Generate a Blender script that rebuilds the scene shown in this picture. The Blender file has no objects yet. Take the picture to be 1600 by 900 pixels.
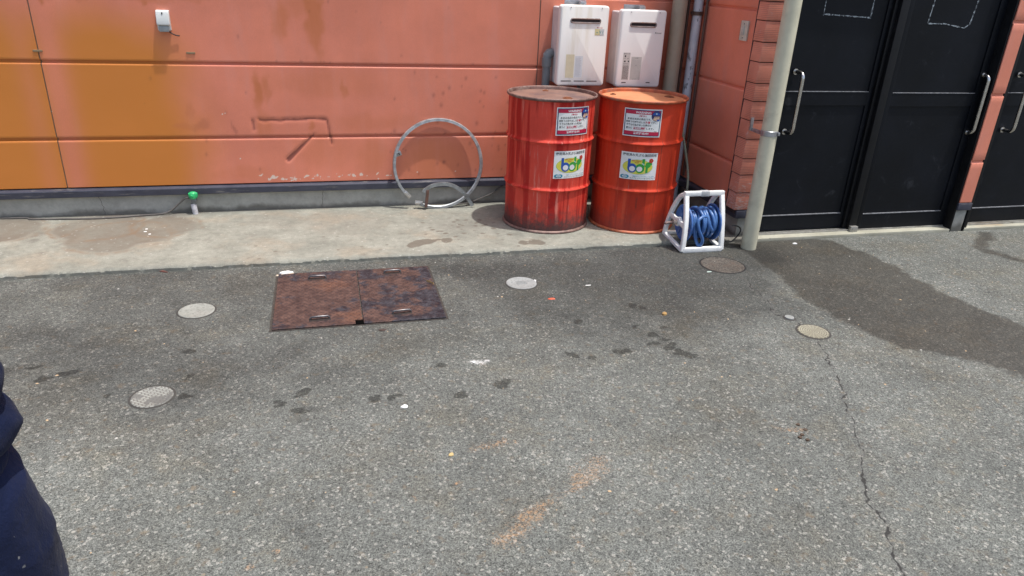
import bpy, bmesh, math, random
import numpy as np
from mathutils import Vector, Matrix, noise as mnoise
R_ = math.radians
random.seed(7)
scene = bpy.context.scene
C = scene.collection
# ------------------------------------------------------------------ camera
cam_d = bpy.data.cameras.new('camera'); cam = bpy.data.objects.new('camera', cam_d); C.objects.link(cam)
def cam_axes(pitch, roll, yaw):
    cy, sy, cp, sp = math.cos(yaw), math.sin(yaw), math.cos(pitch), math.sin(pitch)
    fw = Vector((sy*cp, cy*cp, -sp)); r0 = Vector((cy, -sy, 0)); d0 = fw.cross(r0)
    cr, sr = math.cos(roll), math.sin(roll)
    return cr*r0 + sr*d0, -sr*r0 + cr*d0, fw
rt, dn, fw = cam_axes(0.41224444, -0.04388342, 0.26226814)
m = Matrix((( rt.x, -dn.x, -fw.x, 0), (rt.y, -dn.y, -fw.y, 0), (rt.z, -dn.z, -fw.z, 1.61909691), (0, 0, 0, 1)))
cam.matrix_world = m
cam_d.sensor_width = 36; cam_d.lens = 1118.77473/1600*36; cam_d.clip_start = 0.05; cam_d.clip_end = 500
scene.camera = cam
# ------------------------------------------------------------------ world, sun, exposure
SUN = Vector((0.225, -0.135, 1.0)).normalized()
w = bpy.data.worlds.new('World'); scene.world = w; w.use_nodes = True
nt = w.node_tree; bgn = nt.nodes['Background']
sky = nt.nodes.new('ShaderNodeTexSky'); sky.sky_type = 'NISHITA'; sky.sun_disc = False
sky.sun_elevation = math.asin(SUN.z); sky.sun_rotation = math.atan2(SUN.x, SUN.y)
sky.air_density = 1.0; sky.dust_density = 4.0; sky.ozone_density = 1.0
nt.links.new(sky.outputs[0], bgn.inputs[0]); bgn.inputs[1].default_value = 0.15
sl = bpy.data.lights.new('sun', 'SUN'); so = bpy.data.objects.new('sun', sl); C.objects.link(so)
sl.energy = 2.9; sl.angle = R_(0.7); sl.color = (1.0, 0.975, 0.93)
so.rotation_euler = SUN.to_track_quat('Z', 'Y').to_euler(); so.location = (1, -1, 8)
vs = scene.view_settings
scene.display_settings.display_device = 'sRGB'
vs.view_transform = 'Standard'; vs.look = 'None'; vs.gamma = 1; vs.use_curve_mapping = False
vs.exposure = 0.5
# ------------------------------------------------------------------ small maths
def sstep(a, b, x):
    t = np.clip((x-a)/(b-a), 0, 1); return t*t*(3-2*t)
_rs = np.random.RandomState(5); _lat = _rs.rand(256, 256)
def vnoise(x, y):
    xi = np.floor(x).astype(int); yi = np.floor(y).astype(int); fx = x-xi; fy = y-yi
    fx = fx*fx*(3-2*fx); fy = fy*fy*(3-2*fy); g = lambda a, b: _lat[a % 256, b % 256]
    return (g(xi, yi)*(1-fx)+g(xi+1, yi)*fx)*(1-fy) + (g(xi, yi+1)*(1-fx)+g(xi+1, yi+1)*fx)*fy
def fbm(x, y, o=4):
    s = 0; a = .5; t = 0
    for k in range(o):
        s = s + a*vnoise(x*2**k+17.3*k, y*2**k+5.1*k); t += a; a *= .5
    return s/t
def polydist(X, Y, pts):
    d = np.full(X.shape, 9.0)
    for (ax, ay), (bx, by) in zip(pts[:-1], pts[1:]):
        vx, vy = bx-ax, by-ay; L = vx*vx+vy*vy+1e-12
        t = np.clip(((X-ax)*vx+(Y-ay)*vy)/L, 0, 1)
        d = np.minimum(d, np.hypot(X-ax-t*vx, Y-ay-t*vy))
    return d
def pos_side(X, Y, pts):            # x of a polyline at each Y (pts sorted by y)
    p = sorted(pts, key=lambda q: q[1])
    return np.interp(Y, [q[1] for q in p], [q[0] for q in p])
# ------------------------------------------------------------------ objects
def tag(o, label=None, cat=None, group=None, kind=None):
    if label: o['label'] = label
    if cat: o['category'] = cat
    if group: o['group'] = group
    if kind: o['kind'] = kind
    return o
def empty(name, loc=(0, 0, 0), rz=0, label=None, cat=None, group=None):
    o = bpy.data.objects.new(name, None); C.objects.link(o)
    o.location = loc; o.rotation_euler = (0, 0, rz); o.empty_display_size = .1
    return tag(o, label, cat, group)
def link(name, me, mat, parent=None, smooth=35):
    if mat is not None and len(me.materials) == 0: me.materials.append(mat)
    if smooth:
        me.shade_smooth()
        me.set_sharp_from_angle(angle=R_(smooth))
    o = bpy.data.objects.new(name, me); C.objects.link(o)
    if parent is not None: o.parent = parent
    return o
class MB:
    def __init__(s): s.v = []; s.f = []
    def add(s, vs, fs, M=None):
        b = len(s.v)
        for p in vs:
            p = Vector(p)
            s.v.append(tuple(M @ p) if M is not None else tuple(p))
        for f in fs: s.f.append(tuple(i+b for i in f))
        return s
    def box(s, x0, x1, y0, y1, z0, z1, bev=0.0, M=None, seg=2):
        bm = bmesh.new(); bmesh.ops.create_cube(bm, size=1)
        for v in bm.verts: v.co = Vector(((x0+x1)/2+v.co.x*(x1-x0), (y0+y1)/2+v.co.y*(y1-y0), (z0+z1)/2+v.co.z*(z1-z0)))
        if bev: bmesh.ops.bevel(bm, geom=bm.edges[:], offset=bev, segments=seg, affect='EDGES', profile=.6)
        bm.verts.index_update()
        s.add([v.co.copy() for v in bm.verts], [[v.index for v in f.verts] for f in bm.faces], M); bm.free(); return s
    def tube(s, pts, r, n=12, caps=True, closed=False, M=None):
        P = [Vector(p) for p in pts]; N = len(P)
        rr = r if isinstance(r, (list, tuple)) else [r]*N
        T = []
        for i in range(N):
            if closed: t = P[(i+1) % N]-P[i-1]
            else: t = P[min(i+1, N-1)]-P[max(i-1, 0)]
            T.append(t.normalized())
        up = Vector((0, 0, 1)) if abs(T[0].z) < .9 else Vector((1, 0, 0))
        u = (up-T[0]*up.dot(T[0])).normalized(); vs = []; fs = []
        for i in range(N):
            u = (u-T[i]*u.dot(T[i])).normalized(); w_ = T[i].cross(u)
            for k in range(n):
                a = 2*math.pi*k/n; vs.append(P[i]+(u*math.cos(a)+w_*math.sin(a))*rr[i])
        for i in range(N if closed else N-1):
            j = (i+1) % N
            for k in range(n): fs.append((i*n+k, i*n+(k+1) % n, j*n+(k+1) % n, j*n+k))
        if caps and not closed:
            fs.append(tuple(reversed(range(n)))); fs.append(tuple((N-1)*n+k for k in range(n)))
        return s.add(vs, fs, M)
    def lathe(s, prof, n=64, M=None, wob=None):
        vs = []; fs = []
        for (r, z) in prof:
            for k in range(n):
                a = 2*math.pi*k/n; q = r if wob is None else r+wob(a, z)*(1 if r > .05 else 0)
                vs.append((q*math.cos(a), q*math.sin(a), z))
        for i in range(len(prof)-1):
            for k in range(n): fs.append((i*n+k, i*n+(k+1) % n, (i+1)*n+(k+1) % n, (i+1)*n+k))
        if prof[0][0] > 1e-4 and prof[0][0] < prof[1][0]+1e9 and False: pass
        return s.add(vs, fs, M)
    def disk(s, r, z, n=48, cx=0, cy=0, M=None):
        vs = [(cx+r*math.cos(2*math.pi*k/n), cy+r*math.sin(2*math.pi*k/n), z) for k in range(n)]
        return s.add(vs, [tuple(range(n))], M)
    def prism(s, pts, z0, z1, M=None):
        n = len(pts)
        vs = [(x, y, z0) for x, y in pts]+[(x, y, z1) for x, y in pts]
        fs = [tuple(reversed(range(n))), tuple(range(n, 2*n))]+[(i, (i+1) % n, n+(i+1) % n, n+i) for i in range(n)]
        return s.add(vs, fs, M)
    def mesh(s, name='m'):
        me = bpy.data.meshes.new(name); me.from_pydata(s.v, [], s.f); me.update(); return me
    def build(s, name, mat, parent=None, smooth=35, weld=True):
        me = s.mesh(name)
        bm = bmesh.new(); bm.from_mesh(me)
        if weld: bmesh.ops.remove_doubles(bm, verts=bm.verts[:], dist=1e-6)
        bmesh.ops.recalc_face_normals(bm, faces=bm.faces[:])
        bm.to_mesh(me); bm.free()
        return link(name, me, mat, parent, smooth)
def gridmesh(name, P, attrs=None):
    """P: (ny,nx,3) array -> mesh of quads with float point attributes"""
    ny, nx = P.shape[:2]; me = bpy.data.meshes.new(name)
    idx = np.arange(ny*nx).reshape(ny, nx)
    q = np.stack([idx[:-1, :-1], idx[:-1, 1:], idx[1:, 1:], idx[1:, :-1]], -1).reshape(-1, 4)
    me.vertices.add(ny*nx); me.vertices.foreach_set('co', P.astype(np.float32).ravel())
    me.loops.add(q.size); me.loops.foreach_set('vertex_index', q.astype(np.int32).ravel())
    me.polygons.add(len(q)); me.polygons.foreach_set('loop_start', (np.arange(len(q))*4).astype(np.int32))
    me.polygons.foreach_set('loop_total', np.full(len(q), 4, np.int32))
    me.update(calc_edges=True); me.validate()
    for k, a in (attrs or {}).items():
        at = me.attributes.new(k, 'FLOAT', 'POINT'); at.data.foreach_set('value', a.astype(np.float32).ravel())
    return me
def bez(pts, n=12):
    """Catmull-Rom through points"""
    P = [Vector(p) for p in pts]; P = [P[0]*2-P[1]]+P+[P[-1]*2-P[-2]]; out = []
    for i in range(1, len(P)-2):
        for k in range(n):
            t = k/n; a, b, c, d = P[i-1:i+3]
            out.append(.5*((2*b)+(c-a)*t+(2*a-5*b+4*c-d)*t*t+(3*b-a-3*c+d)*t**3))
    out.append(P[-2]); return out
# ------------------------------------------------------------------ node helpers
class NT:
    def __init__(s, name):
        s.m = bpy.data.materials.new(name); s.m.use_nodes = True; s.t = s.m.node_tree
        s.b = s.t.nodes['Principled BSDF']; s.tc = s.t.nodes.new('ShaderNodeTexCoord')
    def n(s, typ, **kw):
        x = s.t.nodes.new(typ)
        for k, v in kw.items(): setattr(x, k, v)
        return x
    def l(s, a, b): s.t.links.new(a, b)
    def put(s, sock, v):
        if hasattr(v, 'links'): s.l(v, sock)
        elif isinstance(v, (tuple, list)) and len(v) == 3 and sock.type == 'RGBA': sock.default_value = (*v, 1)
        else: sock.default_value = v
    def coord(s, scale=(1, 1, 1), loc=(0, 0, 0), warp=0, wscale=5):
        mp = s.n('ShaderNodeMapping'); s.l(s.tc.outputs['Object'], mp.inputs[0])
        mp.inputs['Scale'].default_value = scale; mp.inputs['Location'].default_value = loc
        return mp.outputs[0]
    def noise(s, scale, detail=4, rough=.55, co=None, dist=0, out='Fac'):
        x = s.n('ShaderNodeTexNoise'); x.inputs['Scale'].default_value = scale; x.inputs['Detail'].default_value = detail
        x.inputs['Roughness'].default_value = rough; x.inputs['Distortion'].default_value = dist
        s.l(co or s.tc.outputs['Object'], x.inputs['Vector']); return x.outputs[out]
    def voro(s, scale, feat='F1', out='Color', co=None, rnd=1):
        x = s.n('ShaderNodeTexVoronoi'); x.feature = feat; x.inputs['Scale'].default_value = scale
        x.inputs['Randomness'].default_value = rnd
        s.l(co or s.tc.outputs['Object'], x.inputs['Vector']); return x.outputs[out]
    def ramp(s, fac, stops, mode='LINEAR'):
        x = s.n('ShaderNodeValToRGB'); x.color_ramp.interpolation = mode; e = x.color_ramp.elements
        while len(e) < len(stops): e.new(.5)
        for i, (p, c) in enumerate(stops):
            e[i].position = p; e[i].color = (*c, 1) if isinstance(c, (tuple, list)) else (c, c, c, 1)
        s.l(fac, x.inputs[0]); return x.outputs[0]
    def mix(s, fac, a, b, mode='MIX'):
        x = s.n('ShaderNodeMix', data_type='RGBA', blend_type=mode)
        s.put(x.inputs[0], fac); s.put(x.inputs[6], a); s.put(x.inputs[7], b); return x.outputs[2]
    def math(s, op, a, b=0.0, c=None, clamp=False):
        x = s.n('ShaderNodeMath', operation=op, use_clamp=clamp); s.put(x.inputs[0], a); s.put(x.inputs[1], b)
        if c is not None: s.put(x.inputs[2], c)
        return x.outputs[0]
    def attr(s, name): x = s.n('ShaderNodeAttribute'); x.attribute_name = name; return x.outputs['Fac']
    def sep(s, co=None):
        x = s.n('ShaderNodeSeparateXYZ'); s.l(co or s.tc.outputs['Object'], x.inputs[0]); return x.outputs
    def range(s, v, a, b, c=0.0, d=1.0):
        x = s.n('ShaderNodeMapRange'); x.interpolation_type = 'SMOOTHSTEP'
        s.put(x.inputs[0], v)
        for i, q in zip((1, 2, 3, 4), (a, b, c, d)): x.inputs[i].default_value = q
        return x.outputs[0]
    def bump(s, h, strength=.3, dist=.005, prev=None):
        x = s.n('ShaderNodeBump'); x.inputs['Strength'].default_value = strength; x.inputs['Distance'].default_value = dist
        s.l(h, x.inputs['Height'])
        if prev is not None: s.l(prev, x.inputs['Normal'])
        return x.outputs[0]
    def done(s, col, rough=.6, metal=0.0, normal=None, spec=.5):
        s.put(s.b.inputs['Base Color'], col); s.put(s.b.inputs['Roughness'], rough); s.put(s.b.inputs['Metallic'], metal)
        s.b.inputs['Specular IOR Level'].default_value = spec
        if normal is not None: s.l(normal, s.b.inputs['Normal'])
        return s.m
def simple(name, col, rough=.5, metal=0.0, var=.25, dirt=None, dirtamt=.35, scale=14, bump=.15, spec=.5, seed=0):
    t = NT(name); n1 = t.noise(scale, 6, .6, t.coord(loc=(seed, seed*2, 0)))
    c = t.mix(t.range(n1, .25, .75), tuple(x*(1-var) for x in col), tuple(min(1, x*(1+var*.6)) for x in col))
    if dirt:
        n2 = t.noise(scale*.6, 8, .65, t.coord(loc=(3+seed, 1, 7)), dist=.4)
        c = t.mix(t.math('MULTIPLY', t.range(n2, .5, .72), dirtamt), c, dirt)
    n3 = t.noise(scale*8, 3, .6)
    return t.done(c, t.range(n1, .2, .8, rough-.07, rough+.1), metal, t.bump(n3, bump, .001), spec)

# ================================================================== GROUND
def axis(lo, fine0, fine1, st, hi): return np.array(lo+list(np.arange(fine0, fine1, st))+hi)
gx = axis([-90, -40, -15, -7, -4, -3], -2.4, 5.6, .0065, [6.2, 7.5, 10, 20, 45, 90])
gy = axis([-90, -40, -15, -6, -2, 0, .7], 1.0, 4.2, .0065, [4.3, 4.6, 6, 15, 45, 90])
GX, GY = np.meshgrid(gx, gy)
wx = GX+(fbm(GX*9, GY*9)-.5)*.10+(fbm(GX*40, GY*40)-.5)*.03
wy = GY+(fbm(GX*9+50, GY*9+9)-.5)*.10+(fbm(GX*40+7, GY*40)-.5)*.03
# dark, newer and damp asphalt band running away from the doors
L = [(2.60, 4.1), (2.62, 3.89), (2.60, 3.56), (2.54, 3.23), (2.56, 2.97), (2.60, 2.74), (2.66, 2.58), (2.90, 2.42), (3.02, 2.2), (3.2, 1.9)]
Rr = [(3.30, 4.12), (3.40, 4.05), (3.50, 3.61), (3.50, 3.2), (3.54, 2.83), (3.62, 2.59), (3.7, 2.2), (3.8, 1.9)]
dl = wx-pos_side(wx, wy, L); dr = pos_side(wx, wy, Rr)-wx
patch = sstep(-.06, .12, dl)*sstep(-.05, .09, dr)*sstep(1.85, 2.1, wy)
# a tongue of it is lighter again between the two arms
tongue = sstep(0, .1, .16-np.abs(wx-(2.98+(2.75-wy)*.25)))*sstep(2.95, 2.75, wy)*sstep(2.0, 2.2, wy)
patch = np.maximum(patch*(1-.25*tongue), .75*np.exp(-(polydist(wx, wy, [(4.7, 4.0), (4.35, 3.75), (4.5, 3.45), (5.2, 3.3)])/.07)**2))
# dark stained area in front of the slab, to the left of the reel
dk = np.exp(-(((wx-2.10)/.55)**2+((wy-3.78)/.22)**2))*1.0 + np.exp(-(((wx-2.45)/.22)**2+((wy-3.85)/.2)**2))*.4 + np.exp(-(((wx-1.45)/.5)**2+((wy-3.45)/.3)**2))*.40 + np.exp(-(((wx-.85)/.35)**2+((wy-3.85)/.12)**2))*.45 \
   + np.exp(-(((wx-2.2)/.25)**2+((wy-3.25)/.25)**2))*.30+np.exp(-(((wx+.6)/.9)**2+((wy-2.85)/.35)**2))*.18+np.exp(-(((wx-1.6)/.5)**2+((wy-2.95)/.4)**2))*.20+.30*sstep(2.2, 3.5, wy)*sstep(3.0, 2.5, wx)+.08
stain = np.clip(dk*(.55+.9*fbm(GX*5, GY*5)), 0, 1)
cr1 = [(2.45, 3.95), (2.41, 3.8), (2.327, 3.612), (2.366, 3.455), (2.344, 3.182), (2.284, 3.024), (2.357, 2.957), (2.326, 2.683), (2.227, 2.473), (2.175, 2.308), (2.092, 2.189), (2.042, 2.075), (1.953, 1.911), (1.824, 1.737), (1.736, 1.612), (1.718, 1.487), (1.665, 1.38), (1.55, 1.1)]
jx = GX+(fbm(GX*22, GY*22, 3)-.5)*.055; jy = GY+(fbm(GX*22+31, GY*22, 3)-.5)*.055
d1 = polydist(jx, jy, cr1)
d2 = polydist(jx, jy, [(2.344, 3.182), (2.55, 3.4), (2.75, 3.3)])+.0035
d3 = polydist(jx, jy, [(-.3, 3.25), (-.45, 3.05), (-.62, 2.9)])+.003
d4 = polydist(jx, jy, [(.53, 3.25), (.56, 3.2)])+.002
d5 = polydist(jx, jy, [(-.72, 2.72), (-.76, 2.4), (-.8, 2.1)])+.0045
d6 = polydist(jx, jy, [(1.5, 3.75), (1.75, 3.66), (2.0, 3.5), (2.1, 3.3)])+.004
crack = np.minimum.reduce([d1, d2, d3, d4, d5, d6, np.full(GX.shape, .06)])
drops = [(-1.267, 3.072, .9), (-1.196, 2.942, .9), (-1.13, 2.988, 1.1), (-.926, 2.773, .8), (-.678, 3.103, .8), (-.644, 2.869, .9), (-.621, 2.717, .8), (-.264, 2.622, .7), (-.175, 2.66, .9), (-.231, 2.587, .9), (-.163, 2.519, .8),
 (.105, 2.564, 1.1), (.12, 2.58, .9), (.219, 2.553, 1.2), (.481, 2.52, 1.1), (.687, 2.598, 1), (.43, 2.802, .6), (1.036, 2.787, .9), (1.132, 2.745, 1), (1.263, 2.753, 1), (1.305, 2.785, .9), (1.454, 2.798, .9), (1.493, 2.818, .8), (1.542, 2.763, 1),
 (1.575, 2.791, 1), (1.571, 2.713, 1.2), (1.602, 2.688, 1.1), (1.56, 2.86, .8), (1.54, 2.92, .9), (1.613, 2.981, .8), (1.546, 3.233, .9), (1.592, 3.201, .8), (1.184, 3.111, .8), (.206, 3.173, .6), (1.48, 3.02, .8), (1.545, 2.70, .7)]
drop = np.full(GX.shape, 9.)
for i, (x, y, s) in enumerate(drops):
    a = _rs.rand()*3; ex, ey = (wx-x), (wy-y)
    u = ex*math.cos(a*.3)+ey*math.sin(a*.3); v = -ex*math.sin(a*.3)+ey*math.cos(a*.3)
    r_ = np.hypot(u/(1+.35*_rs.rand()), v/(.7+.4*_rs.rand())); drop = np.minimum(drop, r_-.026*s)
drop = np.clip(drop, -.05, .05)
def seg(a, b, wd): return np.exp(-(polydist(wx, wy, [a, b])/wd)**2)
orange = np.clip(sum(np.exp(-(np.hypot(wx-x_, wy-y_)/.012)**2)*1.3 for x_, y_ in [(.62, 2.17), (.78, 2.14), (.9, 2.1), (.35, 1.95), (-.3, 1.72), (-.25, 1.75), (.56, 2.16), (.2, 1.9), (1.05, 1.7), (.7, 1.62)])+seg((.45, 1.68), (.60, 1.77), .045)*.95+seg((.60, 1.77), (.78, 1.90), .03)*.6+seg((.78, 1.90), (.90, 1.985), .04)*.85+seg((.44, 2.13), (.57, 2.165), .03)*.8+seg((-.25, 1.75), (.1, 1.5), .05)*.25+seg((1.68, 2.05), (1.76, 2.02), .022)*.9+seg((.85, 2.1), (1.1, 2.05), .05)*.25+.10*fbm(GX*2, GY*2), 0, 1)
chalk = np.clip(seg((.555, 2.80), (.62, 2.775), .022)+seg((.74, 2.95), (.76, 2.88), .009)*.8+seg((-.45, 2.86), (-.33, 2.84), .02)*.5+seg((.2, 2.62), (.37, 2.64), .012)*.45+seg((1.10, 2.90), (1.16, 2.95), .016)*.5+seg((.4, 2.7), (.46, 2.68), .012)*.4, 0, 1)
gz = (fbm(GX*.8, GY*.8)-.5)*.006*((GX > -2.5) & (GX < 5.8))*sstep(4.15, 3.9, GY)*0
me = gridmesh('ground', np.stack([GX, GY, gz], -1), dict(patch=patch, stain=stain, crack=crack, drop=drop, orange=orange, chalk=chalk))
t = NT('asphalt')
v1 = t.voro(250); v2 = t.voro(125); v3 = t.voro(480)
g1 = t.sep(v1)[0]; g2 = t.sep(v2)[1]; g3 = t.sep(v3)[0]
hf = t.range(t.noise(230, 3, .75), .30, .70)
agg = t.math('ADD', t.math('MULTIPLY', g1, .35), t.math('ADD', t.math('MULTIPLY', g2, .19), t.math('ADD', t.math('MULTIPLY', g3, .14), t.math('MULTIPLY', hf, .32))))
base = t.ramp(agg, [(.20, (.028, .029, .027)), (.37, (.078, .082, .075)), (.50, (.112, .118, .108)), (.64, (.148, .156, .142)), (.82, (.26, .268, .24))])
lown = t.noise(1.6, 5, .6); midn = t.noise(7, 5, .65)
base = t.mix(1.0, base, t.ramp(lown, [(.3, .80), (.7, 1.14)]), 'MULTIPLY')
base = t.mix(1.0, base, t.ramp(midn, [(.3, .88), (.7, 1.1)]), 'MULTIPLY')
warm = t.noise(23, 4, .6, t.coord(loc=(4, 9, 0)))
base = t.mix(t.range(warm, .56, .74, 0, .50), base, (.165, .125, .08))
brn = t.noise(1.7, 7, .7, t.coord(loc=(31, 3, 0)))
base = t.mix(t.range(brn, .48, .66, 0, .55), base, t.mix(1.0, base, (.93, .86, .78), 'MULTIPLY'))
white = t.math('GREATER_THAN', t.sep(t.voro(118, co=t.coord(loc=(.3, .7, 0))))[2], .955)
base = t.mix(t.math('MULTIPLY', white, t.range(hf, .2, .6, .1, .6)), base, (.38, .37, .33))
big = t.voro(46, co=t.coord(loc=(.9, .2, 0))); bs = t.sep(big)
base = t.mix(t.math('MULTIPLY', t.math('GREATER_THAN', bs[0], .95), t.math('LESS_THAN', t.math('ADD', t.voro(46, out='Distance', co=t.coord(loc=(.9, .2, 0))), t.math('MULTIPLY', g1, .15)), .30)), base, t.mix(bs[1], (.065, .06, .052), (.19, .165, .125)))
tan = t.noise(3.1, 6, .7, t.coord(loc=(14, 3, 0)))
base = t.mix(t.range(tan, .50, .68, 0, .45), base, t.mix(1.0, base, (1.10, .99, .84), 'MULTIPLY'))
blot = t.noise(2.4, 8, .72, t.coord(loc=(5, 22, 0)))
base = t.mix(t.range(blot, .52, .70, 0, .6), base, t.mix(1.0, base, (.68, .68, .69), 'MULTIPLY'))
worn = t.noise(1.1, 6, .62, t.coord(loc=(1, 40, 0)))
base = t.mix(t.range(worn, .50, .62, 0, .5), base, t.mix(1.0, base, (1.16, 1.17, 1.16), 'MULTIPLY'))
pn = t.noise(30, 5, .7, t.coord(loc=(9, 2, 0)))
pm = t.math('MULTIPLY', t.range(t.math('ADD', t.attr('patch'), t.math('MULTIPLY', t.math('SUBTRACT', pn, .5), .9)), .25, .75), .80)
dark = t.mix(1.0, base, (.32, .28, .25), 'MULTIPLY')
base = t.mix(pm, base, dark)
sm = t.range(t.math('ADD', t.attr('stain'), t.math('MULTIPLY', t.math('SUBTRACT', pn, .5), .35)), .04, .7, 0, .95)
base = t.mix(sm, base, t.mix(1.0, base, (.42, .415, .42), 'MULTIPLY'))
dm = t.range(t.math('ADD', t.attr('drop'), t.math('MULTIPLY', t.math('SUBTRACT', t.noise(70, 3, .6), .5), .02)), .006, -.004, 0, .8)
base = t.mix(dm, base, t.mix(1.0, base, (.30, .30, .29), 'MULTIPLY'))
on = t.noise(85, 4, .8, t.coord(loc=(1, 5, 0)))
om = t.math('MULTIPLY', t.range(t.math('ADD', t.attr('orange'), t.math('MULTIPLY', t.math('SUBTRACT', on, .5), 3.6)), .55, 1.6, 0, .8), t.range(g1, .25, .75, .25, 1))
base = t.mix(om, base, (.40, .22, .10))
cmk = t.range(t.math('ADD', t.attr('chalk'), t.math('MULTIPLY', t.math('SUBTRACT', on, .5), 2.4)), .6, 1.2, 0, .6)
base = t.mix(cmk, base, (.70, .70, .68))
cn = t.noise(14, 3, .6, t.coord(loc=(7, 7, 0)))
cw = t.math('SUBTRACT', t.attr('crack'), t.math('MULTIPLY', cn, .0035))
km = t.range(cw, .0028, .0004, 0, .85)
halo = t.range(t.attr('crack'), .02, .0, 0, .30)
base = t.mix(halo, base, (.09, .088, .085))
base = t.mix(km, base, (.018, .017, .016))
hb = t.math('SUBTRACT', t.math('ADD', t.math('MULTIPLY', g1, .6), t.math('MULTIPLY', g2, .4)), t.math('MULTIPLY', km, 2.5))
nb = t.bump(hb, .45, .0025)
rgh = t.math('SUBTRACT', .88, t.math('MULTIPLY', pm, .28))
asphalt = t.done(base, rgh, 0, nb, .35)
tag(link('ground', me, asphalt, smooth=0), kind='structure')

# ------------------------------------------------------------------ concrete slab along the wall
sx = np.concatenate([[-12, -6, -3.5], np.arange(-2.6, 2.75, .01), [2.78]])
prof = [(4.104, -.02), (4.104, .018), (4.112, .027)]+[(y, .03) for y in np.arange(4.125, 5.14, .01)]+[(5.16, .03)]
SX = np.tile(sx, (len(prof), 1)); SY = np.array([p[0] for p in prof])[:, None]+0*SX; SZ = np.array([p[1] for p in prof])[:, None]+0*SX
edge = (fbm(SX*12, SX*0+3)-.5)*.014+(vnoise(SX*60, SX*0)-.5)*.006
SY = SY+edge*(SY < 4.13); SZ = SZ-(fbm(SX*20, SX*0+9) > .62)*.006*((SY < 4.118) & (SZ > .01))
swx = SX+(fbm(SX*7, SY*7)-.5)*.10; swy = SY+(fbm(SX*7+40, SY*7)-.5)*.10
sring = np.zeros(SX.shape); sdisk = np.zeros(SX.shape)
for (cx_, cy_, rr_) in [(-2.02, 4.86, .26), (-1.45, 4.86, .27), (-1.05, 4.84, .22), (-1.3, 4.66, .30), (-2.2, 4.62, .2), (.08, 4.78, .28), (-.35, 4.9, .2)]:
    k_ = 1.0 if cx_ < -.8 else .28
    dd = np.hypot((swx-cx_), (swy-cy_)); sring = np.maximum(sring, k_*np.exp(-((dd-rr_)/.022)**2)); sdisk = np.maximum(sdisk, k_*sstep(rr_, rr_-.05, dd))
pd = polydist(swx, swy, [(.50, 4.28), (.60, 4.30)])-.055
for (x, y, s) in [(.72, 4.33, .035), (1.28, 4.21, .05), (1.20, 4.215, .035)]: pd = np.minimum(pd, np.hypot(swx-x, (swy-y)*1.2)-s)
for k in range(34):
    x = .56+.62*_rs.rand(); y = 4.27+.52*_rs.rand(); pd = np.minimum(pd, np.hypot((SX-x)*.8, SY-y)-(.008+.010*_rs.rand()))
for k in range(26):
    x = -.6+2.4*_rs.rand(); y = 4.14+.6*_rs.rand(); pd = np.minimum(pd, np.hypot((SX-x)*.8, SY-y)-(.004+.006*_rs.rand()))
pd = np.clip(pd, -.05, .05)
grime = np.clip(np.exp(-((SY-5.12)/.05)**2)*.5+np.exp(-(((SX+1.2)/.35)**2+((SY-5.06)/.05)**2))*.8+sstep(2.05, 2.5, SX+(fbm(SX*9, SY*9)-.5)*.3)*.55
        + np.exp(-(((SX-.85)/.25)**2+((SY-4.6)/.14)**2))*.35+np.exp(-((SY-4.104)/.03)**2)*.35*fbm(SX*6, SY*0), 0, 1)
me = gridmesh('concrete_slab', np.stack([SX, SY, SZ], -1), dict(ring=sring, diskm=sdisk, pud=pd, grime=grime))
t = NT('slab_concrete')
n1 = t.noise(4.5, 8, .68); n2 = t.noise(26, 6, .7); n3 = t.noise(160, 3, .6)
c = t.ramp(n1, [(.28, (.180, .184, .155)), (.5, (.242, .244, .206)), (.72, (.305, .308, .262))])
c = t.mix(t.range(t.noise(2.6, 6, .65, t.coord(loc=(6, 1, 0))), .48, .68, 0, .5), c, (.30, .25, .185))
c = t.mix(t.range(t.noise(6, 7, .7, t.coord(loc=(2, 8, 0))), .55, .72, 0, .55), c, (.135, .125, .105))
c = t.mix(1.0, c, t.ramp(n2, [(.3, .80), (.7, 1.14)]), 'MULTIPLY')
c = t.mix(1.0, c, t.ramp(n3, [(.3, .84), (.7, 1.14)]), 'MULTIPLY')
c = t.mix(t.math('MULTIPLY', t.attr('diskm'), t.range(n1, .3, .65, .35, .9)), c, (.145, .122, .095))
c = t.mix(t.math('MULTIPLY', t.math('MULTIPLY', t.attr('ring'), t.range(t.noise(5, 4, .6, t.coord(loc=(3, 3, 3))), .4, .65)), t.range(n2, .35, .62, .3, .9)), c, (.18, .12, .075))
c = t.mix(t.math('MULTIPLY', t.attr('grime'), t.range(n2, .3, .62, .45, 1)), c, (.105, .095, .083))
wetm = t.range(t.math('ADD', t.attr('pud'), t.math('MULTIPLY', t.math('SUBTRACT', n2, .5), .02)), .004, -.004, 0, .72)
c = t.mix(wetm, c, (.10, .082, .062))
c = t.mix(t.math('MULTIPLY', t.math('GREATER_THAN', t.sep(t.voro(90))[0], .99), .4), c, (.42, .42, .38))
slab_m = t.done(c, t.math('SUBTRACT', .85, t.math('MULTIPLY', wetm, .3)), 0, t.bump(t.math('ADD', n2, n3), .25, .003), .35)
tag(link('concrete_slab', me, slab_m, smooth=40), kind='structure')
# broken, gritty joint between slab and asphalt
t = NT('door_sill_concrete')
n1 = t.noise(5, 6, .6); n2 = t.noise(40, 5, .65)
c = t.ramp(n1, [(.3, (.26, .25, .19)), (.6, (.38, .37, .295)), (.78, (.45, .44, .36))])
c = t.mix(t.range(t.noise(2.1, 3, .5, t.coord(loc=(2, 0, 0))), .55, .7, 0, .6), c, (.42, .25, .10))
c = t.mix(t.range(n2, .58, .72, 0, .6), c, (.12, .11, .095))
sill_m = t.done(c, .8, 0, t.bump(n2, .3, .003))

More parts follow.
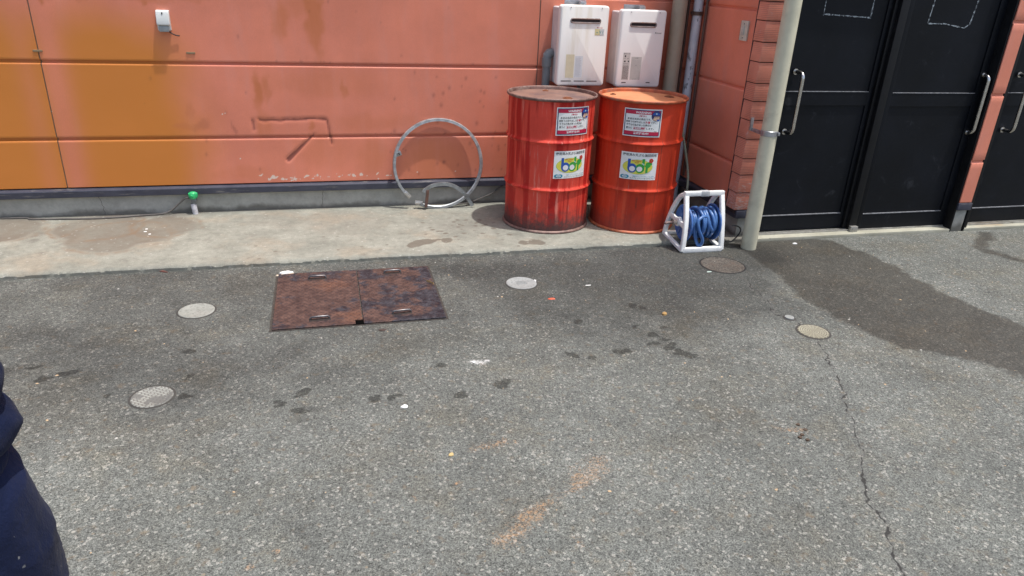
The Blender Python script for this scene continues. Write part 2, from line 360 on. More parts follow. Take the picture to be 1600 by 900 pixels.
# ================================================================== BUILDING
TOP = 3.1
bld = empty('building', (2.68, 5.1, 0), 0, 'salmon pink panelled building with black sliding doors and grey concrete footing', 'building')
def bpart(o): o.location = (-2.68, -5.1, 0); return o
# --- siding of the long wall: profile in (y,z), sweep along x
def zprof(joints, y0, rec=.016, zlo=.226, zhi=TOP, fine=.01, coarse_above=1.65):
    out = []; z = zlo
    js = sorted(joints)
    stops = []
    for j in js: stops += [(j-.018, 'b'), (j, 't')]
    pts = [(y0+.010, zlo-.001), (y0, zlo+.004)]
    cur = zlo+.004
    for j in js:
        lo = j-.020
        zs = np.arange(cur+fine, lo-.008, fine if lo < coarse_above else .06)
        pts += [(y0, q) for q in zs]
        pts += [(y0, lo-.006), (y0+.001, lo-.004), (y0+.011, lo+.003), (y0+rec, lo+.0045), (y0+rec, j-.003), (y0+rec-.002, j), (y0+.001, j), (y0, j+.003)]
        cur = j+.003
    zs = np.arange(cur+.05, zhi, .06); pts += [(y0, q) for q in zs]+[(y0, zhi)]
    return pts
joints = [.556, 1.031, 1.506, 1.981, 2.456, 2.931]
pr = zprof(joints, 5.10)
def siding_x(x_joints, lo, hi):
    xs = list(np.arange(lo, -2.4, .3))+list(np.arange(-2.4, hi, .01))+[hi]
    xs = [x for x in xs if all(abs(x-j) > .006 for j in x_joints)]
    for j in x_joints: xs += [j-.0045, j-.002, j+.002, j+.0045]
    return np.array(sorted(xs))
xj = [-4.81, -1.663, 1.484]
ax = siding_x(xj, -9, 2.70)
WX = np.tile(ax, (len(pr), 1)); WY = np.array([p[0] for p in pr])[:, None]+0*WX; WZ = np.array([p[1] for p in pr])[:, None]+0*WX
for j in xj: WY = WY+(np.abs(WX-j) < .003)*.008
seam = sum([(np.abs(WX-j) < .0032).astype(float) for j in xj])
rec_m = seam
WY = WY+(fbm(WX*1.3, WZ*2.2)-.5)*.003
# dent strokes pressed into the skin
dents = [[(-.474, .60), (-.476, .655)], [(-.43, .662), (-.33, .658), (-.1, .664), (.0, .664), (.012, .63), (.024, .55), (.03, .50)]]
dd = np.minimum.reduce([polydist(WX+(fbm(WX*20, WZ*20)-.5)*.02, WZ+(fbm(WX*20+9, WZ*20)-.5)*.02, s) for s in dents])
ddl = polydist(WX, WZ, [(-.265, .39), (-.085, .56)])
tw = np.clip((WX+.265)/.18, 0, 1)
ddl = ddl-(.012*(1-tw)+.002)
WY = WY+.004*np.exp(-(dd/.012)**2)+.005*np.exp(-(np.maximum(ddl, 0)/.006)**2)
fade = sstep(-.62, -1.0, WX+(fbm(WX*2, WZ*2)-.5)*.25)*sstep(1.34, .98, WZ+(fbm(WX*1.7+3, WZ*1.5)-.5)*.35-.10*sstep(-1.1, -1.4, WX))
fade = fade*(1-.75*np.exp(-((WX+1.60)/.085)**2)*(WX > -1.663))*(1-.28*np.exp(-((WX+1.75)/.06)**2)*(WX < -1.663))
def blob(cx, cz, rx, rz, k=1): return k*np.exp(-(((WX-cx+(fbm(WX*12, WZ*12)-.5)*.08)/rx)**2+((WZ-cz+(fbm(WX*12+5, WZ*12)-.5)*.08)/rz)**2)**2)
obl = blob(-.03, 1.28, .055, .22)+blob(-.25, 1.27, .05, .12, .8)+blob(-.12, 1.38, .12, .08, .5)+blob(-.42, .84, .028, .13, .95)+blob(-.36, .86, .03, .10, .7)+blob(.12, .86, .02, .06, .7)\
    + blob(.30, .40, .10, .13, .55)+blob(-.02, .45, .18, .12, .35)+blob(.0, .90, .40, .10, .33)+blob(.75, .35, .28, .20, .65)+blob(-.40, .62, .05, .08, .6)+blob(-.1, .62, .02, .04, .8)+blob(-.85, .73, .03, .05, .6)+blob(-.90, .62, .06, .025, .5)+blob(-1.1, 1.40, .5, .02, .6)+blob(-1.03, 1.375, .02, .02, 1)+blob(-1.58, 1.38, .016, .03, 1)+blob(.35, .64, .3, .05, .3)+blob(-.6, .3, .2, .05, .3)+blob(1.2, .4, .1, .2, .3)
dk = 1.0*np.exp(-(dd/.007)**2)*sstep(.2, .6, fbm(WX*15, WZ*15)+.25)+sstep(.004, -.002, ddl)*.95
dk = dk + blob(-.80, .63, .05, .03, .25)+blob(-.60, .60, .012, .05, .4)
rng2 = np.random.RandomState(11)
for k in range(46):
    x = .45+1.0*rng2.rand(); z = .26+.75*rng2.rand()**1.2; r = .004+.008*rng2.rand(); dk = dk+.5*np.exp(-(((WX-x)/r)**2+((WZ-z)/(r*1.4))**2))
for k in range(30):
    x = -1.2+3*rng2.rand(); z = .26+1.2*rng2.rand(); r = .003+.006*rng2.rand(); dk = dk+.4*np.exp(-(((WX-x)/r)**2+((WZ-z)/(r*1.6))**2))
for k in range(26):   # short vertical runs under the joint line
    x = -.8+2.4*rng2.rand(); z0 = [.556, 1.031][k % 2]; h_ = .008+.02*rng2.rand(); dk = dk+.5*np.exp(-((WX-x)/.0035)**2)*sstep(z0+h_, z0+h_*.5, WZ)*(WZ > z0)
chip = np.zeros(WX.shape)
for k in range(70):
    x = -.50+.95*rng2.rand(); z = .262+.018*rng2.randn()*.6; rx_ = .004+.008*rng2.rand(); rz_ = .003+.006*rng2.rand(); chip = chip+np.exp(-(((WX-x)/rx_)**2+((WZ-z)/rz_)**2))
for (x, z) in [(.14, .265), (.145, .285), (.23, .268), (.22, .28), (-.66, .70), (-.64, .705), (-1.662, .72), (.62, .28), (.9, .28), (-.58, .4)]: chip = chip+np.exp(-(((WX-x)/.008)**2+((WZ-z)/.006)**2))
me = gridmesh('siding', np.stack([WX, WY, WZ], -1)[:, ::1], dict(fade=np.clip(fade, 0, 1), blot=np.clip(obl, 0, 1), dk=np.clip(dk, 0, 1), chip=np.clip(chip, 0, 1), rec=rec_m))
def siding_mat(name, use_attr=True, col=(.71, .232, .145)):
    t = NT(name)
    n1 = t.noise(2.3, 6, .6); n2 = t.noise(1, 6, .65, t.coord((9, 9, 1.6))); n3 = t.noise(1, 3, .6, t.coord((380, 380, 90)))
    c = t.mix(t.range(n1, .3, .7), tuple(x*.90 for x in col), tuple(x*1.06 for x in col))
    c = t.mix(t.range(n2, .45, .75, 0, .28), c, (col[0]*.93, col[1]*.84, col[2]*.66))
    c = t.mix(t.range(n2, .5, .3, 0, .18), c, (.62, .30, .26))
    c = t.mix(1.0, c, t.ramp(n3, [(.3, .95), (.7, 1.05)]), 'MULTIPLY')
    if use_attr:
        c = t.mix(t.math('MULTIPLY', t.attr('fade'), .93), c, (.60, .205, .028))
        c = t.mix(t.math('MULTIPLY', t.attr('blot'), t.range(n2, .2, .6, .5, .95)), c, (.54, .165, .065))
        c = t.mix(t.math('MULTIPLY', t.attr('dk'), .8), c, (.14, .035, .03))
        ch = t.range(t.math('ADD', t.attr('chip'), t.math('MULTIPLY', t.math('SUBTRACT', t.noise(120, 3, .6), .5), 1.2)), .45, .7, 0, .85)
        c = t.mix(ch, c, (.72, .62, .52))
        c = t.mix(t.math('MULTIPLY', t.attr('rec'), .85), c, (.20, .19, .15))
    return t.done(c, t.range(n1, .2, .8, .42, .55), 0, t.bump(n3, .10, .001, t.bump(n1, .1, .02)), .45)
sid_m = siding_mat('salmon_siding')
bpart(link('siding', me, sid_m, bld, smooth=30))
# --- return wall (faces -x)
sid2 = siding_mat('salmon_siding_return', False, (.80, .25, .155))
rj = [.517, 1.004, 1.49, 1.975, 2.46, 2.94]
pr2 = zprof(rj, 0, rec=.014, fine=.03)
b = MB(); ys = [4.215, 4.218, 4.5, 4.8, 5.12]
vs_ = []; n_ = len(pr2)
for yy in ys:
    for (o_, z) in pr2: vs_.append((2.675+o_+(.006 if yy == 4.215 else 0), yy, z))
b.add(vs_, [(i*n_+k, i*n_+k+1, (i+1)*n_+k+1, (i+1)*n_+k) for i in range(len(ys)-1) for k in range(n_-1)])
bpart(b.build('siding', sid2, bld))
# --- bracing core, parapet and interior mass behind the skins
core_m = simple('backing_board', (.25, .24, .22), .8)
b = MB(); b.box(-9, 2.69, 5.125, 5.5, 0.0, TOP-.01); b.box(2.692, 2.80, 4.26, 5.5, 0, TOP-.01); b.box(2.80, 9, 4.40, 5.5, 0, TOP-.01)
bpart(b.build('backing', core_m, bld))
cop_m = simple('coping_metal', (.10, .10, .11), .5)
b = MB(); b.box(-9, 2.66, 5.088, 5.55, TOP, TOP+.05, .004); b.box(2.665, 9, 4.075, 5.55, TOP+.002, TOP+.052, .004)
bpart(b.build('coping', cop_m, bld))
# --- header over the doors
b = MB(); b.box(2.78, 9, 4.10, 4.40, 2.16, TOP-.002)
bpart(b.build('door_header', sid2, bld))
# --- flashing strip at the foot of the siding
t = NT('flashing_metal')
n1 = t.noise(6, 6, .6); n2 = t.noise(1, 5, .7, t.coord((6, 6, 60)))
c = t.mix(t.range(n1, .3, .7), (.032, .034, .052), (.055, .058, .08))
c = t.mix(t.range(n2, .55, .72, 0, .5), c, (.30, .28, .24))
flash_m = t.done(c, .45, 0, t.bump(n2, .2, .002))
def flash_prof(): return [(0.03, .168), (-.002, .165), (-.006, .168), (-.006, .206), (-.003, .211), (.022, .2225), (.03, .2225)]
b = MB(); fp = flash_prof(); xs = [-9, -4, -1, 1, 2.664]
b.add([(x, 5.085+o, z) for x in xs for (o, z) in fp], [(i*len(fp)+k, i*len(fp)+k+1, (i+1)*len(fp)+k+1, (i+1)*len(fp)+k) for i in range(len(xs)-1) for k in range(len(fp)-1)])
b.add([(2.650+o, y, z) for y in (4.135+0, 5.09) for (o, z) in fp], [(k, k+1, len(fp)+k+1, len(fp)+k) for k in range(len(fp)-1)])
b.box(2.644, 2.80, 4.105, 4.134, .168, .221, .002)
bpart(b.build('flashing', flash_m, bld, 30))
# --- foundation
t = NT('foundation_concrete')
n1 = t.noise(2.2, 7, .65); n2 = t.noise(30, 5, .7); z_ = t.sep()[2]
c = t.ramp(n1, [(.28, (.27, .265, .23)), (.5, (.40, .39, .345)), (.72, (.50, .49, .435))])
c = t.mix(1.0, c, t.ramp(n2, [(.3, .85), (.7, 1.1)]), 'MULTIPLY')
c = t.mix(t.math('MULTIPLY', t.range(t.math('ADD', z_, t.math('MULTIPLY', t.math('SUBTRACT', t.noise(5, 5, .6, t.coord(loc=(5, 5, 5))), .5), .12)), .075, .03), .75), c, (.085, .078, .062))
c = t.mix(t.range(t.noise(1, 3, .5, t.coord((1.4, 1, 1), (4, 0, 0))), .62, .7, 0, .4), c, (.13, .12, .10))
found_m = t.done(c, .85, 0, t.bump(n2, .3, .004))
b = MB(); b.box(-9, 2.72, 5.118, 5.124, 0, .19); b.box(2.690, 2.80, 4.148, 5.13, 0.0, .19, .003)
b.box(4.452, 4.548, 4.094, 4.38, 0, .17, .004)
bpart(b.build('foundation', found_m, bld))
# hairline shrinkage crack in the footing
for x0 in (-.05, 1.0, -1.5):
    b = MB(); p = [(x0, .165)]
    for k in range(8): p.append((p[-1][0]+random.uniform(-.008, .01), p[-1][1]-.0165))
    b.add([(x, 5.1172, z) for x, z in p]+[(x+.0022, 5.1172, z) for x, z in p], [(i, i+1, len(p)+i+1, len(p)+i) for i in range(len(p)-1)])
    bpart(b.build('footing_crack', simple('crack_dark', (.05, .045, .04), .9), bld, 0))
# --- corner tiles: lapped ribbed pieces, the whole column one part
t = NT('corner_tile')
n1 = t.noise(5, 5, .6); zz = t.sep()[2]; n2 = t.noise(1, 5, .75, t.coord((30, 30, 120))); n3 = t.noise(14, 5, .7)
c = t.mix(t.range(n1, .3, .7), (.58, .20, .13), (.72, .27, .18))
wv = t.math('FRACT', t.math('MULTIPLY', zz, 95.0)); gate = t.range(t.noise(1, 1, .5, t.coord((3, 3, 9), (3, 3, 0))), .40, .52)
c = t.mix(t.math('MULTIPLY', t.math('MULTIPLY', t.math('LESS_THAN', wv, .18), gate), .6), c, (.14, .045, .035))
lowz = t.range(zz, .55, .2, 0, .16)
c = t.mix(t.range(t.math('ADD', n2, lowz), .60, .72, 0, .75), c, (.60, .45, .40))
c = t.mix(t.range(n3, .62, .72, 0, .5), c, (.66, .42, .40))
tile_m = t.done(c, .55, 0, t.bump(t.math('MULTIPLY', t.math('LESS_THAN', wv, .2), gate), .4, -.003, t.bump(n2, .3, .002)))
zt = [3.1, 2.98, 2.86, 2.74, 2.62, 2.50, 2.38, 2.26, 2.14, 2.02, 1.90, 1.78, 1.65, 1.531, 1.422, 1.298, 1.18, 1.052, .942, .821, .702, .576, .465, .343, .223]
b = MB()
for a, c_ in zip(zt[:-1], zt[1:]):
    z1, z0 = a, c_; j = random.uniform(-.0015, .0015)
    lo = (2.625+j, 4.111+j); up = (2.630+j, 4.116+j); back = 4.221; rgt = 2.81
    zz0 = z0+.005; zz1 = z1
    V_ = [(lo[0]+.004, lo[1]+.006, zz0), (lo[0], lo[1]+.006, zz0+.006), (lo[0]+.004, lo[1], zz0+.006)]
    ring = lambda o, z, q: [(o[0], back, z), (o[0], o[1]+q, z), (o[0]+q*.3, o[1]+q*.3, z), (o[0]+q, o[1], z), (rgt, o[1], z)]
    rows = [ring((lo[0]+.012, lo[1]+.012), zz0, .004), ring((lo[0]+.001, lo[1]+.001), zz0+.0005, .004), ring(lo, zz0+.005, .004), ring(up, zz1, .004)]
    vv = [p for r_ in rows for p in r_]
    b.add(vv, [(i*5+k, i*5+k+1, (i+1)*5+k+1, (i+1)*5+k) for i in range(3) for k in range(4)])
bpart(b.build('corner_tiles', tile_m, bld, 30))
b = MB(); b.box(2.6385, 2.812, 4.124, 4.25, .20, TOP-.003); bpart(b.build('tile_backing', simple('tile_gap_shade', (.05, .03, .028), .9), bld))  # backing coloured near-black to give the shade in the gaps between tile rows
# --- narrow siding pier between the two door openings
b = MB(); pj = [.541, 1.006, 1.478, 1.95]
pp = zprof(pj, 0, rec=.012, zlo=.224, zhi=TOP-.004, fine=.05)
vs_ = [(x, 4.080+o, z) for x in (4.446, 4.449, 4.551, 4.554) for (o, z) in pp]
vs_ = [(x, y+(.004 if x in (4.446, 4.554) else 0), z) for x, y, z in vs_]; n_ = len(pp)
b.add(vs_, [(i*n_+k, i*n_+k+1, (i+1)*n_+k+1, (i+1)*n_+k) for i in range(3) for k in range(n_-1)])
b.box(4.448, 4.552, 4.097, 4.40, .225, TOP-.004)
bpart(b.build('siding', siding_mat('salmon_siding_pier', False, (.70, .235, .15)), bld, 30))
b = MB(); b.box(4.440, 4.560, 4.074, 4.10, .168, .2225, .003); bpart(b.build('flashing', flash_m, bld))
# --- door sills
for x0, x1 in ((2.75, 4.44), (4.556, 9)): b = MB(); b.box(x0, x1, 4.088, 4.30, -.01, .022, .004); bpart(b.build('door_sill', sill_m, bld))
# --- sliding doors
t = NT('black_door_paint')
n1 = t.noise(2.2, 6, .6); n2 = t.noise(9, 8, .72, dist=.6); n3 = t.noise(1, 5, .7, t.coord((60, 60, 7)))
c = t.mix(t.range(n1, .3, .75), (.0028, .0036, .0055), (.0055, .007, .011))
c = t.mix(t.range(n2, .58, .78, 0, .32), c, (.075, .08, .09)); c = t.mix(t.range(t.noise(1, 6, .8, t.coord((5, 5, 14), (3, 0, 6))), .66, .78, 0, .35), c, (.11, .115, .12))
c = t.mix(t.range(n3, .66, .78, 0, .10), c, (.08, .085, .09))
door_m = t.done(c, t.range(n2, .3, .7, .42, .6), 0, t.bump(n2, .08, .002), .2)
black_m = simple('black_frame', (.005, .0054, .007), .5, var=.3, spec=.3)
rail_m = simple('aluminium_rail', (.42, .41, .38), .45, .6, dirt=(.12, .1, .08), dirtamt=.6)
chrome_m = simple('stainless_steel', (.62, .60, .57), .22, 1.0, var=.1, dirt=(.3, .27, .22), dirtamt=.3, scale=30, bump=.03)
t = NT('tape_residue'); n1 = t.noise(70, 5, .75)
c = t.mix(t.range(n1, .42, .58), (.02, .023, .03), (.34, .39, .42))
res_m = t.done(c, .6)
edge_m = simple('ledge_highlight_paint', (.20, .205, .22), .5, 0, var=.4, scale=40)
def leaf(x0, x1, y, label, px0, px1, handle=None, marks=None):
    """one sliding leaf; front face plane y; recessed panels above z1 and between z.145 and .90"""
    z0, z1, d = .035, 2.15, .010
    b = MB()
    b.box(x0, x1, y+d, y+.035, z0, z1)                      # panel sheet
    b.box(x0, px0, y, y+d+.001, z0, z1, .0015)               # stiles
    b.box(px1, x1, y, y+d+.001, z0, z1, .0015)
    b.box(px0-.001, px1+.001, y+.001, y+d+.001, z0, .142)
    b.box(px0-.001, px1+.001, y+.001, y+d+.001, .905, .992)
    b.box(px0-.001, px1+.001, y+.001, y+d+.001, 2.02, z1)
    o = b.build('sliding_door', door_m, bld); bpart(o); tag(o, label)
    for za_, zb_ in ((.1425, .1475), (.9925, .9965)): b = MB(); b.box(px0, px1, y-.0015, y+d, za_, zb_); b.build('ledge_highlight', edge_m, o)  # pale strips paint in the sky highlight along the panel ledges
    if handle:
        hx, za, zb, pro = handle; r = .0125
        pts = [(hx, y+.002, za), (hx, y-pro+.035, za)]
        for k in range(1, 7): a = k/6*math.pi/2; pts.append((hx, y-pro+.035-.035*math.sin(a), za+.035-.035*math.cos(a)))
        for k in range(0, 7): a = k/6*math.pi/2; pts.append((hx, y-pro+.035-.035*math.cos(a), zb-.035+.035*math.sin(a)))
        pts += [(hx, y+.002, zb)]
        b = MB(); b.tube(pts, r, 16); 
        for z in (za, zb): b.tube([(hx, y+.0, z), (hx, y-.006, z)], .019, 16)
        b.build('handle', chrome_m, o)
    for (pl, wd) in (marks or []):
        b = MB()
        for a_, c_ in zip(pl[:-1], pl[1:]):
            L_ = math.hypot(c_[0]-a_[0], c_[1]-a_[1]); n = max(2, int(L_/.008)); pa = []; pb = []
            nx_, nz_ = -(c_[1]-a_[1])/L_, (c_[0]-a_[0])/L_
            for k in range(n+1):
                f = k/n; x = a_[0]+(c_[0]-a_[0])*f; z = a_[1]+(c_[1]-a_[1])*f; h = wd*(.35+.9*random.random())*.5
                pa.append((x+nx_*h, y+d-.0012, z+nz_*h)); pb.append((x-nx_*h, y+d-.0012, z-nz_*h))
            b.add(pa+pb, [(i, i+1, n+1+i+1, n+1+i) for i in range(n)])
        b.build('tape_residue', res_m, o, 0)
    return o
leaf(2.79, 3.60, 4.20, 'left sliding leaf next to the cream downpipe', 2.85, 3.545, (2.955, .735, 1.12, .09),
     [([(3.085, 1.62), (3.085, 1.462)], .006), ([(3.08, 1.470), (3.43, 1.458)], .009), ([(3.435, 1.452), (3.437, 1.62)], .011)])
leaf(3.665, 4.432, 4.155, 'right sliding leaf beside the narrow pink pier', 3.70, 4.375, (4.405, .725, 1.118, .05),
     [([(3.86, 1.62), (3.845, 1.44)], .010), ([(3.845, 1.436), (3.98, 1.437), (4.14, 1.415), (4.18, 1.44)], .008), ([(4.18, 1.44), (4.20, 1.62)], .010)])
leaf(4.60, 5.42, 4.18, 'leaf of the second doorway at the right edge of the photo', 4.64, 5.36, (4.735, .735, 1.12, .09), [([(4.77, .135), (4.785, .10)], .004)])
leaf(5.45, 6.25, 4.15, 'far leaf of the second doorway', 5.5, 6.18)
b = MB(); b.box(3.602, 3.662, 4.150, 4.235, .03, 2.16, .003); b.box(3.575, 3.603, 4.178, 4.199, .035, 2.15, .002)
bpart(b.build('meeting_stile', black_m, bld))
b = MB(); b.box(3.604, 3.662, 4.125, 4.16, .022, .062, .003); b.box(3.615, 3.622, 4.120, 4.13, .03, .055, .001); bpart(b.build('guide_bracket', rail_m, bld))
for x0, x1, y0 in ((2.79, 4.43, 4.150), (2.79, 4.43, 4.178), (4.57, 8.9, 4.140), (4.57, 8.9, 4.176)): b = MB(); b.box(x0, x1, y0, y0+.008, .021, .033); bpart(b.build('door_rail', rail_m, bld))
b = MB(); b.box(4.4335, 4.4455, 4.088, 4.40, .0, 2.16, .002); b.box(4.5545, 4.598, 4.10, 4.40, .0, 2.16, .002); b.box(2.812, 2.822, 4.16, 4.40, .02, 2.16); b.box(4.555, 4.569, 4.088, 4.12, .0, 2.16, .002)
b.box(2.82, 4.43, 4.236, 4.40, .02, 2.16); b.box(4.6, 9, 4.236, 4.40, .02, 2.16)
bpart(b.build('door_jamb', black_m, bld))

# ================================================================== DRUMS
def drum_mat(name, base, dark, streaky, seed, light, bottomdirt, drip, brights):
    t = NT(name)
    sv = t.noise(1, 6, .65, t.coord((26, 26, 1.6), (seed, 0, 0))); sv2 = t.noise(1, 5, .7, t.coord((70, 70, 5), (seed, 3, 1)))
    n1 = t.noise(5, 6, .65, t.coord(loc=(seed, 1, 1))); n3 = t.noise(26, 7, .75, t.coord(loc=(2, seed, 1)))
    sv3 = t.noise(1, 3, .6, t.coord((9, 9, .7), (seed+4, 0, 0)))
    zz = t.sep()[2]
    c = t.mix(t.range(n1, .3, .7), base, tuple(x*.86 for x in base))
    c = t.mix(t.range(sv3, .50, .58, 0, brights), c, dark)
    c = t.mix(t.range(sv, .55, .68, 0, streaky), c, light)
    c = t.mix(t.range(sv, .42, .30, 0, streaky*.8), c, tuple(x*.55 for x in dark))
    c = t.mix(t.math('MULTIPLY', t.range(sv2, .62, .72, 0, .7*streaky), t.range(zz, .75, .45)), c, (.42, .33, .28))
    c = t.mix(t.math('MULTIPLY', t.range(t.math('ADD', zz, t.math('MULTIPLY', t.math('SUBTRACT', n3, .5), .30)), .20, .02), bottomdirt), c, (.07, .045, .042))
    c = t.mix(t.range(n3, .66, .76, 0, .55), c, (.09, .04, .03))
    if drip:
        co = t.sep(); ang = t.math('ADD', t.math('ARCTAN2', co[1], co[0]), t.math('MULTIPLY', t.math('SUBTRACT', sv3, .5), .05))
        for a0, w_, za, zb, st in drip:
            m_ = t.math('MULTIPLY', t.range(t.math('ABSOLUTE', t.math('SUBTRACT', ang, R_(a0))), w_, w_*.3), t.math('MULTIPLY', t.range(zz, za, za+.03), t.range(zz, zb+.03, zb)))
            c = t.mix(t.math('MULTIPLY', m_, t.range(n3, .3, .6, st*.5, st)), c, (.07, .03, .02))
    return t.done(c, t.range(n1, .3, .7, .46, .64), 0, t.bump(n1, .35, .014, t.bump(n3, .2, .0015)), .28)
drumA = drum_mat('worn_red_paint', (.72, .070, .042), (.42, .012, .008), .85, 1.3, (.74, .23, .17), .95, 0, .95)
drumB = drum_mat('orange_red_paint', (.62, .052, .018), (.33, .022, .010), .35, 7.7, (.64, .12, .055), .45, [(-82, .012, .27, .62, .9), (-84, .02, .0, .28, .35), (-112, .03, .40, .52, .4), (-108, .03, .16, .24, .5)], .55)
t = NT('weathered_lid_red'); n1 = t.noise(5, 7, .7); n2 = t.noise(22, 6, .7)
c = t.ramp(n1, [(.3, (.09, .06, .065)), (.5, (.20, .115, .09)), (.7, (.26, .15, .115))]); c = t.mix(t.range(n2, .6, .75, 0, .6), c, (.35, .09, .04))
lidA = t.done(c, .6, 0, t.bump(n2, .2, .002))
t = NT('faded_lid_orange'); n1 = t.noise(4, 6, .65); n2 = t.noise(30, 6, .75)
c = t.ramp(n1, [(.3, (.46, .16, .065)), (.6, (.60, .25, .115)), (.8, (.52, .24, .13))]); c = t.mix(t.range(n2, .64, .76, 0, .7), c, (.30, .10, .035))
lidB = t.done(c, .6, 0, t.bump(n2, .2, .002))
rimA = simple('scuffed_grey_rim', (.20, .12, .10), .5, .2, var=.5, dirt=(.34, .27, .23), dirtamt=.8, scale=22)
rimB = simple('scuffed_orange_rim', (.46, .12, .05), .5, .1, var=.4, dirt=(.24, .20, .17), dirtamt=.7, scale=22)
rust_m = simple('rusty_bung', (.25, .085, .035), .7, .2, var=.5, dirt=(.08, .04, .03), scale=60)
# flat-colour print inks for the stickers
def ink(name, col, rough=.4): return simple(name, col, rough, 0, var=.06, dirt=(col[0]*.6+.1, col[1]*.6+.1, col[2]*.6+.08), dirtamt=.35, scale=30, bump=.02)
I = dict(white=ink('sticker_white', (.80, .81, .78)), navy=ink('ink_navy', (.035, .035, .13)), crim=ink('ink_crimson', (.50, .012, .055)), blk=ink('ink_black', (.03, .03, .035)), pale=ink('ink_white', (.78, .76, .76)),
         yel=ink('ink_yellow', (.70, .66, .09)), blue=ink('ink_blue', (.02, .085, .38)), grn=ink('ink_green', (.035, .34, .045)), redf=ink('ink_red', (.55, .03, .03)), teal=ink('ink_teal', (.05, .28, .40)), skin=ink('ink_skin', (.62, .42, .30)), cyan=ink('ink_cyan', (.42, .62, .60)))
def text_tris(body, w_, h_, spacing=1.0, bold=0.0):
    """glyph outlines as triangles, fitted in a w x h box centred on 0,0"""
    cu = bpy.data.curves.new('t', 'FONT'); cu.body = body; cu.size = 1; cu.resolution_u = 3; cu.space_character = spacing; cu.offset = bold
    o = bpy.data.objects.new('t', cu); C.objects.link(o); bpy.context.view_layer.update()
    me = bpy.data.meshes.new_from_object(o.evaluated_get(bpy.context.evaluated_depsgraph_get()))
    bpy.data.objects.remove(o); bpy.data.curves.remove(cu)
    bm = bmesh.new(); bm.from_mesh(me); bmesh.ops.triangulate(bm, faces=bm.faces[:]); bm.verts.index_update()
    P = np.array([v.co[:2] for v in bm.verts]) if len(bm.verts) else np.zeros((1, 2)); F = [[v.index for v in f.verts] for f in bm.faces]; bm.free(); bpy.data.meshes.remove(me)
    lo, hi = P.min(0), P.max(0); ext = np.maximum(hi-lo, 1e-6)
    return [((x-(lo[0]+hi[0])/2)/ext[0]*w_, (y-(lo[1]+hi[1])/2)/ext[1]*h_) for x, y in P], F
class Sheet:
    """flat print laid on a surface map(s,t,layer)->point"""
    def __init__(s, fmap, parent): s.f = fmap; s.p = parent; s.g = {}
    def put(s, key, layer, pts, faces):
        b = s.g.setdefault((key, layer), MB()); b.add([s.f(x, y, layer) for x, y in pts], faces)
    def rect(s, key, layer, x0, x1, y0, y1, rag=0):
        n = max(1, int((x1-x0)/.008)); X = [x0+(x1-x0)*i/n for i in range(n+1)]
        s.put(key, layer, [(x, y0) for x in X]+[(x, y1) for x in X], [(i, i+1, n+2+i, n+1+i) for i in range(n)])
    def ell(s, key, layer, cx, cy, rx, ry, n=24, ex=2.0):
        X = [cx-rx*math.cos(math.pi*i/n) for i in range(n+1)]; Y = [ry*max(0, 1-abs((x-cx)/rx)**ex)**(1/ex) for x in X]
        s.put(key, layer, [(x, cy-y) for x, y in zip(X, Y)]+[(x, cy+y) for x, y in zip(X, Y)], [(i, i+1, n+2+i, n+1+i) for i in range(n)])
    def text(s, key, layer, body, cx, cy, w_, h_, bold=0.0):
        P, F = text_tris(body, w_, h_, 1.0, bold); s.put(key, layer, [(x+cx, y+cy) for x, y in P], F)
    def build(s, name):
        root = None
        for (k, ly), b in sorted(s.g.items(), key=lambda q: q[0][1]):
            if root is None: root = b.build(name, I[k], s.p, 0, weld=False)
            else: b.build('print', I[k], root, 0, weld=False)
        return root
def cylmap(r, phi0, z0):
    def f(x, y, ly):
        a = phi0+x/r; q = r+.0012+.00045*ly; return (q*math.cos(a), q*math.sin(a), z0+y)
    return f
